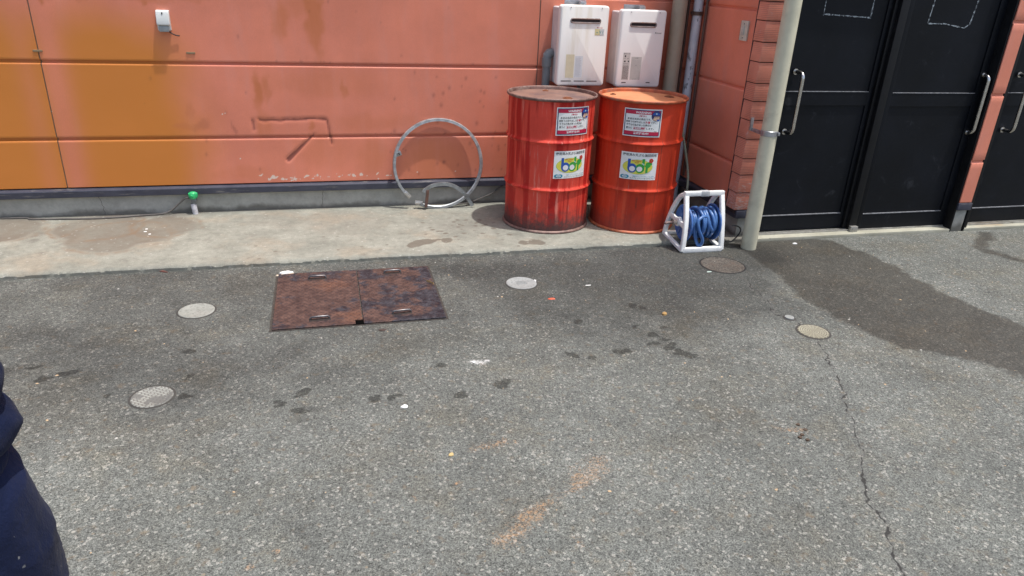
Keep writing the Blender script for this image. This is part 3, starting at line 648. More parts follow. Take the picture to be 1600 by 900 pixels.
def sticker_warn(parent, r, phi0, z0):
    s = Sheet(cylmap(r, phi0, z0), parent); W, H_ = .122, .0885
    s.rect('white', 0, -W, W, -H_, H_); s.rect('navy', 1, -W+.006, W-.006, -H_+.006, H_-.006)
    s.rect('cyan', 2, -W+.011, W-.011, -H_+.011, H_-.011); s.rect('white', 3, -W+.013, W-.013, -H_+.0125, H_-.0125)
    s.rect('crim', 4, -W+.011, W-.011, H_-.034, H_-.011); s.rect('crim', 4, -W+.011, W-.011, -H_+.011, -H_+.034)
    s.text('pale', 5, 'WARNING', .000, H_-.0225, .098, .0145, .03)
    s.text('crim', 5, '(警告)', -.002, H_-.045, .046, .012, .01)
    s.text('blk', 5, '本品は当店の商品です。', -.022, H_-.064, .150, .0135, .012)
    s.text('blk', 5, '無断での持ち出しは', -.044, H_-.083, .122, .0135, .012); s.text('crim', 5, '犯罪', .034, H_-.083, .030, .0145, .03); s.text('blk', 5, 'です。', .068, H_-.083, .034, .0125, .012)
    s.text('blk', 5, '不審な行為があった場合は', -.022, H_-.102, .160, .0135, .012)
    s.text('blk', 5, '直ちに', -.082, H_-.122, .040, .0135, .012); s.text('crim', 5, '警察に通報', -.016, H_-.122, .078, .0145, .03); s.rect('crim', 5, -.055, .023, H_-.1315, H_-.1303); s.text('blk', 5, 'します。', .052, H_-.122, .048, .0125, .012)
    s.text('blk', 5, '店長', .088, -H_+.038, .018, .006, .01)
    s.text('pale', 5, '警戒強化中!', -.004, -H_+.0225, .098, .0155, .03)
    # watchful man in a peaked cap in the corner roundel
    cx, cy = .084, H_-.041
    s.ell('navy', 6, cx, cy, .031, .033); s.ell('skin', 7, cx+.004, cy-.012, .018, .019); s.ell('blue', 8, cx-.001, cy+.011, .022, .011); s.ell('navy', 9, cx+.002, cy+.002, .024, .0045)
    s.ell('cyan', 9, cx, cy+.014, .005, .005); s.rect('blk', 9, cx-.006, cx-.001, cy-.009, cy-.0065); s.rect('blk', 9, cx+.006, cx+.012, cy-.009, cy-.0065); s.ell('skin', 9, cx-.010, cy-.020, .010, .008)
    s.rect('blk', 10, cx+.001, cx+.010, cy-.0215, cy-.020); s.ell('blue', 9, cx+.014, cy-.026, .009, .006)
    return s.build('warning_sticker')
def sticker_bdf(parent, r, phi0, z0):
    s = Sheet(cylmap(r, phi0, z0), parent); W, H_ = .121, .0905
    s.rect('white', 0, -W, W, -H_, H_)
    s.text('blk', 1, '使用済み天ぷら油回収用', .0, H_-.0165, .222, .0195, .018)
    s.ell('grn', 1, -.006, -.005, .099, .049, 40); s.ell('yel', 2, -.006, -.005, .0975, .0478, 40)
    # b
    s.rect('blue', 3, -.072, -.054, -.020, .046); s.ell('blue', 3, -.042, -.014, .030, .031, 24)
    s.ell('pale', 4, -.041, -.018, .0185, .0175)
    # d
    s.rect('grn', 3, .021, .038, -.030, .050); s.ell('grn', 3, .009, -.014, .029, .031, 24)
    s.ell('pale', 4, .007, -.018, .0185, .0175)
    # f with a flower on its hook
    s.rect('grn', 3, .047, .062, -.042, .012); s.rect('grn', 3, .040, .078, -.002, .010); s.ell('grn', 3, .066, .018, .022, .012); s.ell('grn', 3, .060, .008, .013, .018)
    for a in range(5): s.ell('redf', 5, .079+.008*math.cos(a*1.257), .040+.008*math.sin(a*1.257), .0075, .0075, 10)
    s.ell('grn', 6, .079, .040, .003, .003, 8)
    for dx, dy in ((.024, .019), (.032, .013)): s.ell('cyan', 5, dx, dy, .0045, .0045, 8)
    s.text('redf', 5, 'Bio Diesel', -.016, .036, .058, .009, .02); s.text('redf', 5, 'Fuel', -.014, .0245, .024, .008, .02)
    # blue ripple emblem and small print
    for k in range(3):
        for sg in (-1, 1):
            s.ell('teal', 1+k*2, -.086+sg*(.010), -.073, .019-.004*k, .0125-.0028*k, 14); s.ell('white', 2+k*2, -.086+sg*(.010)-sg*.0025, -.073, .0165-.004*k, .0105-.0028*k, 14)
    s.rect('teal', 8, -.0875, -.0845, -.080, -.066); s.rect('teal', 8, -.095, -.0925, -.078, -.068); s.rect('teal', 8, -.0795, -.077, -.078, -.068)
    s.text('teal', 9, '環境に優しいバイオディーゼル燃料', .038, -.067, .140, .0075, .015); s.text('blk', 9, 'エコフレンドリーなリサイクル', .030, -.079, .160, .0085, .015)
    return s.build('recycling_sticker')
def make_drum(loc, bm_, lm, rm, label, warn, bdf, bungs, seed):
    root = empty('oil_drum', loc, 0, label, 'drum', 'red oil drums')
    hoop = lambda z: [(.2868, z-.020), (.2880, z-.015), (.2915, z-.010), (.2965, z-.004), (.2982, z), (.2965, z+.004), (.2915, z+.010), (.2880, z+.015), (.2868, z+.020)]
    body = [(.2860, .016)]+[(.2865, z) for z in np.linspace(.03, .26, 9)]+hoop(.297)+[(.2865, z) for z in np.linspace(.33, .575, 9)]+hoop(.612)+[(.2865, z) for z in np.linspace(.645, .85, 8)]+[(.2872, .862), (.288, .868), (.289, .872)]
    def wob(a, z):
        q = Vector((math.cos(a)*1.6+seed, math.sin(a)*1.6, z*3.0)); q2 = Vector((math.cos(a)*5+seed, math.sin(a)*5, z*9+3))
        return (mnoise.noise(q)*.0042+mnoise.noise(q2)*.0013)*min(1, z*8, (.875-z)*10 if z < .875 else 0)
    MB().lathe(body, 128, wob=wob).build('drum_body', bm_, root, 40)
    ch = [(.284, .020), (.2865, .004), (.291, .0), (.298, .0005), (.3005, .005), (.3005, .011), (.297, .015), (.2885, .019)]
    MB().lathe(ch, 96).build('bottom_rim', rm, root, 60)
    tr = [(.2875, .868), (.294, .871), (.2995, .874), (.3015, .879), (.3012, .885), (.298, .8895), (.2925, .8895), (.2895, .886), (.2880, .878), (.2868, .866)]
    MB().lathe(tr, 128).build('top_rim', rm, root, 60)
    b = MB(); b.lathe([(.2868, .866), (.281, .8655), (.277, .8675), (.265, .868), (.20, .8685), (.10, .869), (.02, .869), (.0005, .869)], 64); lid = b.build('lid', lm, root, 40)
    for (bx, by, br) in bungs:
        b = MB(); M = Matrix.Translation((bx, by, .868))
        b.lathe([(br+.010, .0), (br+.007, .005), (br+.002, .006), (br, .004), (br-.003, .0035), (br-.004, .009), (br-.012, .0095), (br-.014, .005), (.0005, .005)], 28, M); b.box(-br*.6, br*.6, -.004, .004, .004, .009, .001, M)
        b.build('bung', rust_m, lid)
    sticker_warn(root, .2875, *warn); sticker_bdf(root, .2875, *bdf)
    # vertical weld seam on the shell
    return root
D1 = (1.463, 4.638, .03); D2 = (2.076, 4.553, .03)
make_drum(D1, drumA, lidA, rimA, 'scuffed red oil drum with a dull brown lid, left one under the heaters', (R_(-76.1), .750), (R_(-76.1), .471), [(.009, .19, .012), (.064, -.13, .024)], 1.0)
make_drum(D2, drumB, lidB, rimB, 'orange-red oil drum with a sun-bleached orange lid, beside the blue hose reel', (R_(-111.9), .750), (R_(-110.6), .468), [(-.167, .125, .012), (.20, .02, .024)], 4.0)

# ================================================================== WATER HEATERS
t = NT('heater_enamel_stained'); n1 = t.noise(1, 5, .6, t.coord((16, 16, 1.3))); n2 = t.noise(7, 6, .65)
c = t.mix(t.range(n1, .48, .7, 0, .6), (.88, .87, .82), (.72, .67, .55)); c = t.mix(t.range(n2, .6, .75, 0, .3), c, (.55, .48, .40)); heatA = t.done(c, .4, 0, t.bump(n2, .03, .003))
t = NT('heater_enamel_clean'); n2 = t.noise(6, 6, .6); c = t.mix(t.range(n2, .4, .75, 0, .5), (.87, .86, .83), (.76, .75, .73)); heatB = t.done(c, .38, 0, t.bump(n2, .03, .003))
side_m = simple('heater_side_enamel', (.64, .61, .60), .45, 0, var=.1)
slot_m = simple('slot_dark', (.02, .012, .014), .6)
zinc_m = simple('galvanised_steel', (.46, .47, .49), .38, .75, var=.3, dirt=(.2, .17, .15), dirtamt=.4, scale=30)
vent_m = simple('vent_trim', (.34, .29, .27), .4, .6, var=.3, dirt=(.22, .09, .04), dirtamt=.6, scale=35)
def rbox(x0, x1, z0, z1, y0, y1, r, n=6):
    """box with rounded corners in x-z and a small front bevel"""
    def loop(ins, y):
        o = []
        rr = max(r-ins, .002)
        for (cx, cz, a0) in ((x1-ins-rr, z1-ins-rr, 0), (x0+ins+rr, z1-ins-rr, 90), (x0+ins+rr, z0+ins+rr, 180), (x1-ins-rr, z0+ins+rr, 270)):
            for k in range(n+1): a = R_(a0+90*k/n); o.append((cx+rr*math.cos(a), y, cz+rr*math.sin(a)))
        return o
    L_ = [loop(.0, y1), loop(0, y0+.012), loop(.0015, y0+.006), loop(.005, y0+.0018), loop(.011, y0)]
    N = len(L_[0]); b = MB(); b.add([p for l in L_ for p in l], [(i*N+k, i*N+(k+1) % N, (i+1)*N+(k+1) % N, (i+1)*N+k) for i in range(len(L_)-1) for k in range(N)]+[tuple(range(4*N, 5*N)), tuple(range(N))])
    return b
def heater(x0, x1, z0, z1, yf, mat, label, kind):
    W = x1-x0; root = empty('water_heater', (x0, yf, z0), 0, label, 'water heater', 'white wall-mounted water heaters')
    H_ = z1-z0; yb = 5.098-yf
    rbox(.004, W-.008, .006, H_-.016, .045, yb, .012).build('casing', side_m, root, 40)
    cov = rbox(0, W, 0, H_, 0, .052, .020).build('front_cover', mat, root, 40)
    vx0, vx1, vz = (.075, .288, H_-.098) if kind == 0 else (.072, .265, H_-.096)
    b = MB(); o2 = [(vx0+.013+(.013*math.cos(a)), vz+.013*math.sin(a)) for a in np.linspace(math.pi/2, 1.5*math.pi, 9)]+[(vx1-.013+.013*math.cos(a), vz+.013*math.sin(a)) for a in np.linspace(-math.pi/2, math.pi/2, 9)]
    b.tube([(x, -.0005, z) for x, z in o2], .0050, 8, closed=True); vt = b.build('exhaust_vent', vent_m, root)
    b = MB(); b.add([(x, -.0015, z) for x, z in o2], [tuple(range(len(o2)))]); b.build('slot', slot_m, vt, 0)
    sl_ = [(.03, .105), (.125, .200), (.218, .295)] if kind == 0 else [(.045, .078), (.232, .262)]
    for a, c_ in sl_:
        b = MB(); b.box(a, c_, -.002, .003, .030, .036, .0015); b.build('louvre', slot_m, root)
    for sx_ in (.07, W-.055): b = MB(); b.tube([(sx_, -.0025, H_-.016), (sx_, .002, H_-.016)], .0035, 10); b.build('screw', zinc_m, root)
    b = MB(); b.box(.06, .215, .12, .125, H_-.02, H_+.028, .001); b.box(.155, .198, .06, .122, H_-.004, H_+.020, .003); b.tube([(.178, .05, H_+.005), (.178, .125, H_+.005)], .006, 8)
    for k in range(4): b.tube([(.085+.03*k, .118, H_+.014), (.085+.03*k, .121, H_+.014)], .006, 8)
    b.build('mounting_bracket', zinc_m, root)
    s = Sheet(lambda x, y, ly: (x, -.0006-.0003*ly, y), root)
    if kind == 0:
        s.rect('hyel', 0, W-.096, W-.058, H_-.190, H_-.148); s.rect('hwht', 0, W-.0575, W-.028, H_-.190, H_-.148); s.text('redf', 1, 'Rinnai', W-.062, H_-.140, .040, .008, .01)
        s.text('tealg', 1, '~ V /', W-.060, H_-.170, .05, .022, .02); s.text('blk', 1, 'RUX-V2015W', W-.060, H_-.187, .055, .004)
        s.build('badge')
        s = Sheet(lambda x, y, ly: (x, -.0006-.0003*ly, y), root); s.rect('hcream', 0, .058, .118, .055, .210); s.build('faded_label')
        s = Sheet(lambda x, y, ly: (x, -.0006-.0003*ly, y), root); s.rect('hpale', 0, .124, .180, .058, .200)
        for k in range(16): s.rect('hgrey', 1, .130, .172-.012*random.random(), .068+.0078*k, .0695+.0078*k)
        s.build('faded_label')
    else:
        s.text('blk', 0, 'Rinnai', W-.052, H_-.148, .046, .010, .01); s.build('badge')
        s = Sheet(lambda x, y, ly: (x, -.0006-.0003*ly, y), root); s.rect('hlab', 0, .040, .094, .050, .236)
        s.rect('blk', 1, .052, .062, .205, .218); s.text('blk', 1, '都市ガス用', .068, .228, .046, .007, .01); s.text('blk', 1, '20 号', .064, .196, .04, .006)
        s.rect('blk', 1, .049, .062, .172, .182); s.rect('blk', 1, .078, .088, .172, .182); s.text('blk', 1, '屋外壁掛', .066, .160, .04, .006)
        for k in range(15):
            x = .045
            while x < .086: l_ = random.uniform(.003, .010); s.rect('blk', 1, x, min(x+l_, .089), .058+.0062*k, .0612+.0062*k); x += l_+.0018
        s.build('rating_label')
        s = Sheet(lambda x, y, ly: (x, -.0006-.0003*ly, y), root); s.rect('hlab2', 0, .104, .182, .052, .208)
        s.text('blk', 1, 'ご注意', .142, .200, .028, .006, .01); s.rect('hgrey', 1, .138, .148, .146, .154)
        for k in range(20):
            x = .108
            while x < .172: l_ = random.uniform(.004, .014); s.rect('hgrey', 1, x, min(x+l_, .178), .062+.0064*k, .0635+.0064*k); x += l_+.0025
        s.text('blk', 1, 'RINNAI', .140, .0565, .03, .004); s.build('caution_label')
    return root
I.update(hyel=ink('label_yellow', (.72, .66, .36)), hwht=ink('label_white', (.70, .72, .70)), tealg=ink('label_teal', (.10, .32, .30)), hcream=ink('label_cream', (.66, .60, .42)), hpale=ink('label_pale', (.66, .70, .72)), hgrey=ink('label_grey', (.36, .37, .37)), hlab=ink('label_silver', (.60, .59, .56)), hlab2=ink('label_greyish', (.54, .54, .51)))
heater(1.572, 1.920, .922, 1.450, 4.905, heatA, 'older white water heater with rust-stained slot and yellowed labels, above the left drum', 0)
heater(2.010, 2.348, .915, 1.433, 4.905, heatB, 'cleaner white water heater with two grey rating labels, above the orange-lidded drum', 1)

# ================================================================== PIPES on the wall
cream_m = simple('cream_pvc', (.62, .585, .43), .5, var=.10, dirt=(.25, .22, .16), dirtamt=.4, scale=9, bump=.05)
duct_m = simple('beige_duct_paint', (.36, .32, .24), .5, var=.10, dirt=(.16, .13, .1), dirtamt=.4, scale=8, bump=.05)
t = NT('chipped_white_pipe'); n1 = t.noise(1, 5, .6, t.coord((26, 26, 12), (4, 4, 2))); n2 = t.noise(9, 5, .6)
c = t.mix(t.range(n2, .3, .7), (.50, .52, .57), (.62, .64, .68)); c = t.mix(t.range(n1, .60, .63, 0, .9), c, (.16, .17, .18)); wpipe_m = t.done(c, .45, 0, t.bump(n1, .2, .001))
brown_m = simple('brown_conduit', (.10, .055, .04), .5, var=.3)
dkred_m = simple('dark_red_conduit', (.09, .028, .022), .55, var=.3)
grey_m = simple('grey_pvc', (.16, .18, .19), .5, var=.15, dirt=(.3, .27, .2), dirtamt=.3)
o = empty('downpipe', (2.700, 3.985, 0), 0, 'thick cream round downpipe standing at the tiled corner beside the black door', 'pipe')
b = MB(); b.lathe([(.045, .0), (.0495, .0), (.0505, .01), (.0505, 1.2), (.0505, 3.0), (.045, 3.0), (.045, 0)], 40)
b.build('pipe_shaft', cream_m, o, 50)
b = MB(); b.lathe([(.0515, .755), (.0535, .757), (.0535, .787), (.0515, .789)], 40); b.box(-.056, -.052, .0, .125, .760, .784, .001); b.box(-.068, -.048, .116, .122, .765, .845, .001); b.box(.030, .044, -.052, -.036, .762, .782, .002)
b.build('pipe_clamp', zinc_m, o)
def vpipe(name, x, y, r, z0, z1, mat, label, extra=None, n=24):
    o = empty(name, (x, y, 0), 0, label, 'pipe'); b = MB(); b.tube([(0, 0, z0), (0, 0, (z0+z1)/2), (0, 0, z1)], r, n); b.build('pipe_shaft', mat, o, 50)
    if extra: extra(o)
    return o
vpipe('vertical_duct', 2.482, 5.0, .053, .03, TOP-.02, duct_m, 'beige vertical duct pipe right of the cleaner water heater')
def clamp(o):
    b = MB(); b.lathe([(.036, 1.405), (.040, 1.406), (.040, 1.43), (.036, 1.431)], 24); b.box(-.045, .052, -.006, .006, 1.402, 1.433, .003); b.box(-.008, .008, .02, .1, 1.41, 1.426); b.build('pipe_clamp', brown_m, o)
vpipe('water_pipe', 2.632, 5.01, .0335, .03, TOP-.03, wpipe_m, 'chipped white pipe with a brown clamp in the wall corner', clamp)
vpipe('conduit', 2.560, 5.06, .011, .03, TOP-.03, dkred_m, 'thin dark conduit running up beside the beige duct', n=12)
vpipe('conduit', 2.585, 5.065, .009, .03, TOP-.03, brown_m, 'thin brown conduit between the dark conduit and the chipped white pipe', n=12)
vpipe('conduit', 2.657, 4.93, .010, .25, TOP-.03, brown_m, 'thin olive brown conduit on the side wall right of the chipped white pipe', n=12)
o = empty('pipe_stub', (1.530, 5.03, 0), 0, 'short grey plastic pipe elbow left of the stained water heater', 'pipe')
b = MB(); b.tube([(0, 0, .03), (0, 0, 1.09), (.004, .004, 1.108), (.016, .01, 1.122), (.04, .015, 1.127)], [.028, .028, .033, .033, .033], 20); b.tube([(0, 0, 1.035), (0, 0, 1.095)], .034, 20); b.build('pipe_elbow', grey_m, o, 50)
# pipes feeding the heaters from below
for (xa, nm, r, mt, lb) in [(1.63, 'supply_pipe', .012, zinc_m, 'left supply pipe under the stained water heater, behind the left drum'), (1.78, 'supply_pipe', .014, grey_m, 'grey supply pipe with a white tap behind the gap of the two drums'), (2.10, 'supply_pipe', .012, zinc_m, 'supply pipe under the cleaner water heater, behind the right drum')]:
    o = empty(nm, (xa, 5.02, 0), 0, lb, 'pipe', 'heater supply pipes'); b = MB(); b.tube([(0, 0, .03), (0, 0, .93)], r, 14); b.build('pipe_shaft', mt, o, 50)
    if nm and xa == 1.78:
        b = MB(); b.tube([(0, 0, .70), (0, -.05, .70)], .010, 10); b.box(-.012, .012, -.075, -.05, .688, .712, .003); b.build('tap', I['pale'], o)

# ================================================================== SMALL FIXTURES
plast_m = simple('white_plastic', (.66, .68, .66), .4, var=.08, dirt=(.4, .36, .3), dirtamt=.3)
cable_m = simple('grey_cable', (.11, .10, .09), .6, var=.3); blackc_m = simple('black_cable', (.018, .018, .02), .5)
o = empty('outdoor_socket', (-.934, 5.1, 1.214), 0, 'small white hooded socket box with a short loose wire on the pink wall', 'socket')
prof_ = [(0.0, .0), (-.016, .0), (-.022, .006), (-.026, .03), (-.040, .034), (-.041, .045), (-.036, .085), (-.028, .112), (-.020, .1195), (0, .12)]
b = MB(); hw = .0375; n_ = len(prof_)
b.add([(-hw, y, z) for y, z in prof_]+[(hw, y, z) for y, z in prof_], [(i, i+1, n_+i+1, n_+i) for i in range(n_-1)]+[tuple(range(n_)), tuple(range(n_, 2*n_))])
me_o = b.build('cover', plast_m, o, 30)
bv = me_o.modifiers.new('b', 'BEVEL'); bv.width = .004; bv.segments = 2
b = MB(); b.box(-.030, .028, -.034, -.020, -.006, .030, .006); b.build('socket_face', simple('socket_grey', (.30, .32, .32), .5), o)
b = MB(); b.tube([(0, -.0335, .098), (0, -.0345, .108)], .0035, 8); b.box(-.003, .003, -.036, -.030, .096, .108, .001); b.build('screw', slot_m, o)
b = MB(); b.tube(bez([(.018, -.015, .002), (.03, -.014, -.010), (.05, -.012, -.022), (.07, -.010, -.028), (.08, -.012, -.028)], 6), .0035, 8); b.build('wire', blackc_m, o)
o = empty('wall_switch', (2.6745, 4.414, 1.285), 0, 'narrow cream switch plate on the side wall by the corner tiles', 'switch')
b = MB(); b.box(-.012, 0, -.045, .040, 0, .122, .003); b.build('switch_plate', simple('aged_cream_plastic', (.66, .63, .52), .5), o)
b = MB(); b.box(-.0095, -.001, .038, .045, .002, .120, .001); b.build('gasket', slot_m, o)
b = MB(); b.box(-.017, -.010, -.012, .018, .035, .088, .002); b.box(-.0205, -.016, -.008, .004, .05, .075, .002); b.build('toggle', simple('toggle_white', (.55, .54, .48), .4), o)
for z_s in (.103, .018): b = MB(); b.tube([(-.0135, -.002, z_s), (-.010, -.002, z_s)], .0032, 8); b.build('screw', slot_m, o)
# tiny repair clips on the panels
clip_m = simple('mud_clip', (.28, .20, .11), .7, dirt=(.5, .45, .35))
for (x, z, lb) in [(-1.665, 1.082, 'small rusty clip across the vertical panel seam'), (-.804, 1.083, 'small rusty clip just above the panel joint below the white socket')]:
    b = MB(); b.box(-.026, .026, -.003, .002, -.006, .006, .001); b.tube([(-.018, -.005, 0), (-.018, 0, 0)], .005, 8); b.tube([(.018, -.005, 0), (.018, 0, 0)], .005, 8)
    q = b.build('wall_clip', clip_m); q.location = (x, 5.0995, z); tag(q, lb, 'clip')
# green capped standpipe and its cable
o = empty('standpipe', (-.905, 5.072, .03), 0, 'short white and grey pipe with a bright green cap at the foot of the wall', 'pipe')
b = MB(); b.lathe([(.018, .0), (.018, .07), (.0165, .075)], 20, Matrix.Rotation(R_(-4), 4, 'Y')); b.build('pipe_shaft', simple('scuffed_white_pvc', (.58, .57, .60), .5, dirt=(.3, .28, .26), dirtamt=.6, scale=40), o)
b = MB(); b.lathe([(.0155, .070), (.0155, .112), (.019, .114), (.019, .125)], 20); b.box(-.016, .020, -.018, .018, .090, .125, .004); b.build('pipe_collar', grey_m, o)
b = MB(); b.lathe([(.020, .108), (.026, .114), (.0275, .128), (.026, .144), (.020, .153), (.010, .157), (.0005, .158)], 20); b.box(.0, .029, -.022, .022, .118, .150, .006); b.box(-.028, -.01, -.020, .012, .128, .150, .005); b.tube([(-.006, -.024, .130), (-.010, -.032, .130)], .010, 12)
b.build('cap', simple('green_plastic', (.03, .42, .14), .35, var=.25, dirt=(.35, .55, .4), dirtamt=.5, scale=40), o)
b = MB(); b.tube(bez([(-3.6, 5.10, .036), (-2.105, 5.10, .036), (-1.9, 5.06, .036), (-1.741, 5.045, .036), (-1.55, 5.03, .036), (-1.395, 5.035, .036), (-1.247, 5.058, .036), (-1.12, 5.072, .038), (-1.06, 5.082, .055), (-1.005, 5.088, .10), (-.96, 5.085, .138), (-.93, 5.078, .142), (-.915, 5.074, .138)], 8), .0055, 8)
tag(b.build('ground_cable', cable_m), 'thin grey-brown cable lying along the slab and rising to the green capped pipe', 'cable')
b = MB(); b.tube(bez([(.80, 5.03, .036), (.90, 5.06, .037), (1.0, 5.075, .045), (1.1, 5.085, .075), (1.18, 5.088, .11), (1.24, 5.09, .155), (1.35, 5.092, .20), (1.5, 5.085, .22)], 8), .0045, 8)
tag(b.build('wall_cable', cable_m), 'thin grey cable curving from the steel ring up behind the left drum', 'cable')
b = MB(); b.tube(bez([(2.38, 4.42, .045), (2.44, 4.47, .10), (2.50, 4.56, .22), (2.525, 4.62, .34), (2.52, 4.70, .50), (2.50, 4.80, .70), (2.46, 4.86, .80)], 8), .009, 10)
tag(b.build('garden_hose', simple('pale_green_hose', (.22, .26, .19), .45)), 'pale green hose hanging behind the right drum', 'hose')
b = MB(); pts = []
for k in range(26):
    a = R_(100-300*k/25); pts.append((2.585+.062*math.cos(a)+.006*math.sin(3*a), 4.035-.02*math.sin(a), .088+.066*math.sin(a)))
b.tube(pts, .0045, 8)
tag(b.build('loose_cable', blackc_m), 'loop of black cable standing on the ground between hose reel and downpipe', 'cable')

# ================================================================== CLAMP RING
o = empty('drum_clamp_ring', (.766, 5.02, .032), 0, 'galvanised steel drum clamp ring leaning open against the pink wall', 'ring')
Rg = .316; tilt = math.asin(.058/.64)
def rp(a, r=Rg, d=0.0):      # point on the leaning ring, a in degrees, d along its axis
    x = r*math.cos(R_(a)); u = Rg+r*math.sin(R_(a))
    return Vector((x, u*math.sin(tilt)-d*math.cos(tilt), u*math.cos(tilt)+d*math.sin(tilt)))
b = MB(); cs = [(-.0115, -.014), (.006, -.013), (.0105, -.005), (.0105, .005), (.006, .013), (-.0115, .014), (-.008, .010), (.003, .0), (-.008, -.010)]
A_ = list(np.linspace(-116, 222, 110)); n_ = len(cs)
b.add([rp(a, Rg+c_[0]+.0015*math.sin(R_(a*2)), c_[1]+.01*max(0, (-60-a)/56)) for a in A_ for c_ in cs], [(i*n_+k, i*n_+(k+1) % n_, (i+1)*n_+(k+1) % n_, (i+1)*n_+k) for i in range(len(A_)-1) for k in range(n_)])
b.build('ring_band', simple('weathered_zinc', (.40, .42, .43), .42, .5, var=.35, dirt=(.20, .19, .18), dirtamt=.6, scale=26), o, 40)
b = MB(); q = rp(164, Rg-.018)
M = Matrix.Translation(q) @ Matrix.Rotation(R_(-22), 4, 'Y'); b.box(-.020, .022, -.012, -.008, -.018, .018, .001, M); b.box(-.004, .012, -.022, -.010, -.012, .012, .002, M)
b.build('latch_tab', zinc_m, o)
b = MB(); b.box(.002, .010, -.0235, -.0215, -.008, .008, 0, M); b.build('latch_slot', slot_m, o)
for a, rot in ((-118, 8), (223, 48)):
    b = MB(); q = rp(a, Rg-.004); M = Matrix.Translation(q) @ Matrix.Rotation(R_(rot), 4, 'Y'); b.box(-.030, .028, -.016, .008, -.012, .014, .004, M); b.box(-.026, .024, -.020, -.014, -.004, .004, .001, M); b.build('ring_end', simple('bright_zinc', (.60, .60, .60), .3, .8, var=.2), o)
b = MB(); P = bez([(-.118, -.035, .128), (-.105, -.037, .146), (-.055, -.040, .176), (.0, -.042, .186), (.06, -.042, .184), (.12, -.040, .160), (.18, -.036, .110), (.225, -.030, .045), (.245, -.026, .012)], 8)
def band(b, P, wd, th):
    N = len(P); vs_ = []
    for i, p in enumerate(P):
        t_ = (P[min(i+1, N-1)]-P[max(i-1, 0)]).normalized(); nn = Vector((-t_.z, 0, t_.x)); y_ = Vector((0, 1, 0))
        for (u, v) in ((-1, -1), (1, -1), (1, 1), (-1, 1)): vs_.append(p+nn*wd*.5*u+y_*th*.5*v)
    b.add(vs_, [(i*4+k, i*4+(k+1) % 4, i*4+4+(k+1) % 4, i*4+4+k) for i in range(N-1) for k in range(4)]+[(0, 1, 2, 3), tuple(4*(N-1)+k for k in range(4))])
band(b, P, .026, .008); b.tube([(-.112, -.045, .132), (-.112, -.026, .132)], .007, 10); b.tube([(.175, -.045, .118), (.175, -.040, .118)], .004, 8)
b.build('closing_lever', simple('dull_zinc', (.38, .41, .42), .45, .6, var=.3, dirt=(.16, .14, .13), dirtamt=.5), o)
b = MB(); band(b, [Vector((-.088, -.040, .145)), Vector((-.092, -.042, .10)), Vector((-.102, -.044, .02))], .020, .012); b.build('hinge_link', simple('rusty_link', (.16, .10, .085), .6, .4, var=.4, dirt=(.3, .12, .05)), o)

# ================================================================== HOSE REEL
reel = empty('hose_reel', (2.345, 4.09, .0), 0, 'blue garden hose wound on a reel in a white frame beside the orange-lidded drum', 'hose reel')
white_m = simple('white_frame_plastic', (.86, .86, .83), .4, var=.06, dirt=(.36, .36, .38), dirtamt=.4, scale=18)
blue_m = simple('blue_plastic', (.035, .12, .36), .4, var=.15, dirt=(.25, .32, .42), dirtamt=.3, scale=25)
t = NT('blue_hose'); n1 = t.noise(20, 4, .6); c = t.mix(t.range(n1, .3, .7), (.035, .105, .29), (.07, .165, .37)); hose_m = t.done(c, .35, 0, t.bump(n1, .05, .002), .5)
def bar(b, P, w1, w2):
    """square-ish bar through points, w1 across x, w2 in plane"""
    N = len(P); vs_ = []
    for i, p in enumerate(P):
        t_ = (P[min(i+1, N-1)]-P[max(i-1, 0)]).normalized(); xx = Vector((1, 0, 0)); nn = t_.cross(xx).normalized(); c_ = .3
        for (u, v) in ((-1, -1+c_), (-1+c_, -1), (1-c_, -1), (1, -1+c_), (1, 1-c_), (1-c_, 1), (-1+c_, 1), (-1, 1-c_)): vs_.append(p+xx*w1*.5*u+nn*w2*.5*v)
    b.add(vs_, [(i*8+k, i*8+(k+1) % 8, i*8+8+(k+1) % 8, i*8+8+k) for i in range(N-1) for k in range(8)]+[tuple(range(8)), tuple(8*(N-1)+k for k in range(8))])
HT = .372
for xs_ in (-.143, .137):
    tx = .014 if xs_ < 0 else -.012        # frame narrows slightly to the top
    b = MB()
    bar(b, bez([(xs_+tx*.0, -.125, .012), (xs_+tx*.4, -.118, .10), (xs_+tx*.8, -.098, .22), (xs_+tx, -.065, .33), (xs_+tx, -.050, HT)], 6), .030, .026)
    bar(b, bez([(xs_+tx, -.048, HT), (xs_+tx*.9, .02, .335), (xs_+tx*.7, .09, .24), (xs_+tx*.4, .135, .13), (xs_, .150, .045)], 6), .028, .026)
    bar(b, [Vector((xs_, .155, .044)), Vector((xs_, -.125, .014))], .028, .024)
    bar(b, bez([(xs_+tx*.5, -.108, .165), (xs_+tx*.6, 0, .178), (xs_+tx*.5, .115, .19)], 4), .018, .030)
    b.tube([(xs_+tx*.6-.013, -.01, .175), (xs_+tx*.6+.013, -.01, .175)], .030, 20)
    b.build('side_frame', white_m, reel, 40)
for bx_ in ((-.139, -.111, .001, .032), (.141, .163, .032, .054)): b = MB(); b.box(-.143, .137, *bx_, .004); b.build('cross_bar', white_m, reel)
b = MB(); b.box(-.142, .138, -.066, -.036, HT-.012, HT+.018, .005); hb_ = b.build('carry_handle', white_m, reel)
b = MB(); b.box(-.030, .030, -.069, -.033, HT-.015, HT+.021, .006); b.build('grip', simple('grey_grip', (.45, .46, .47), .5), hb_)
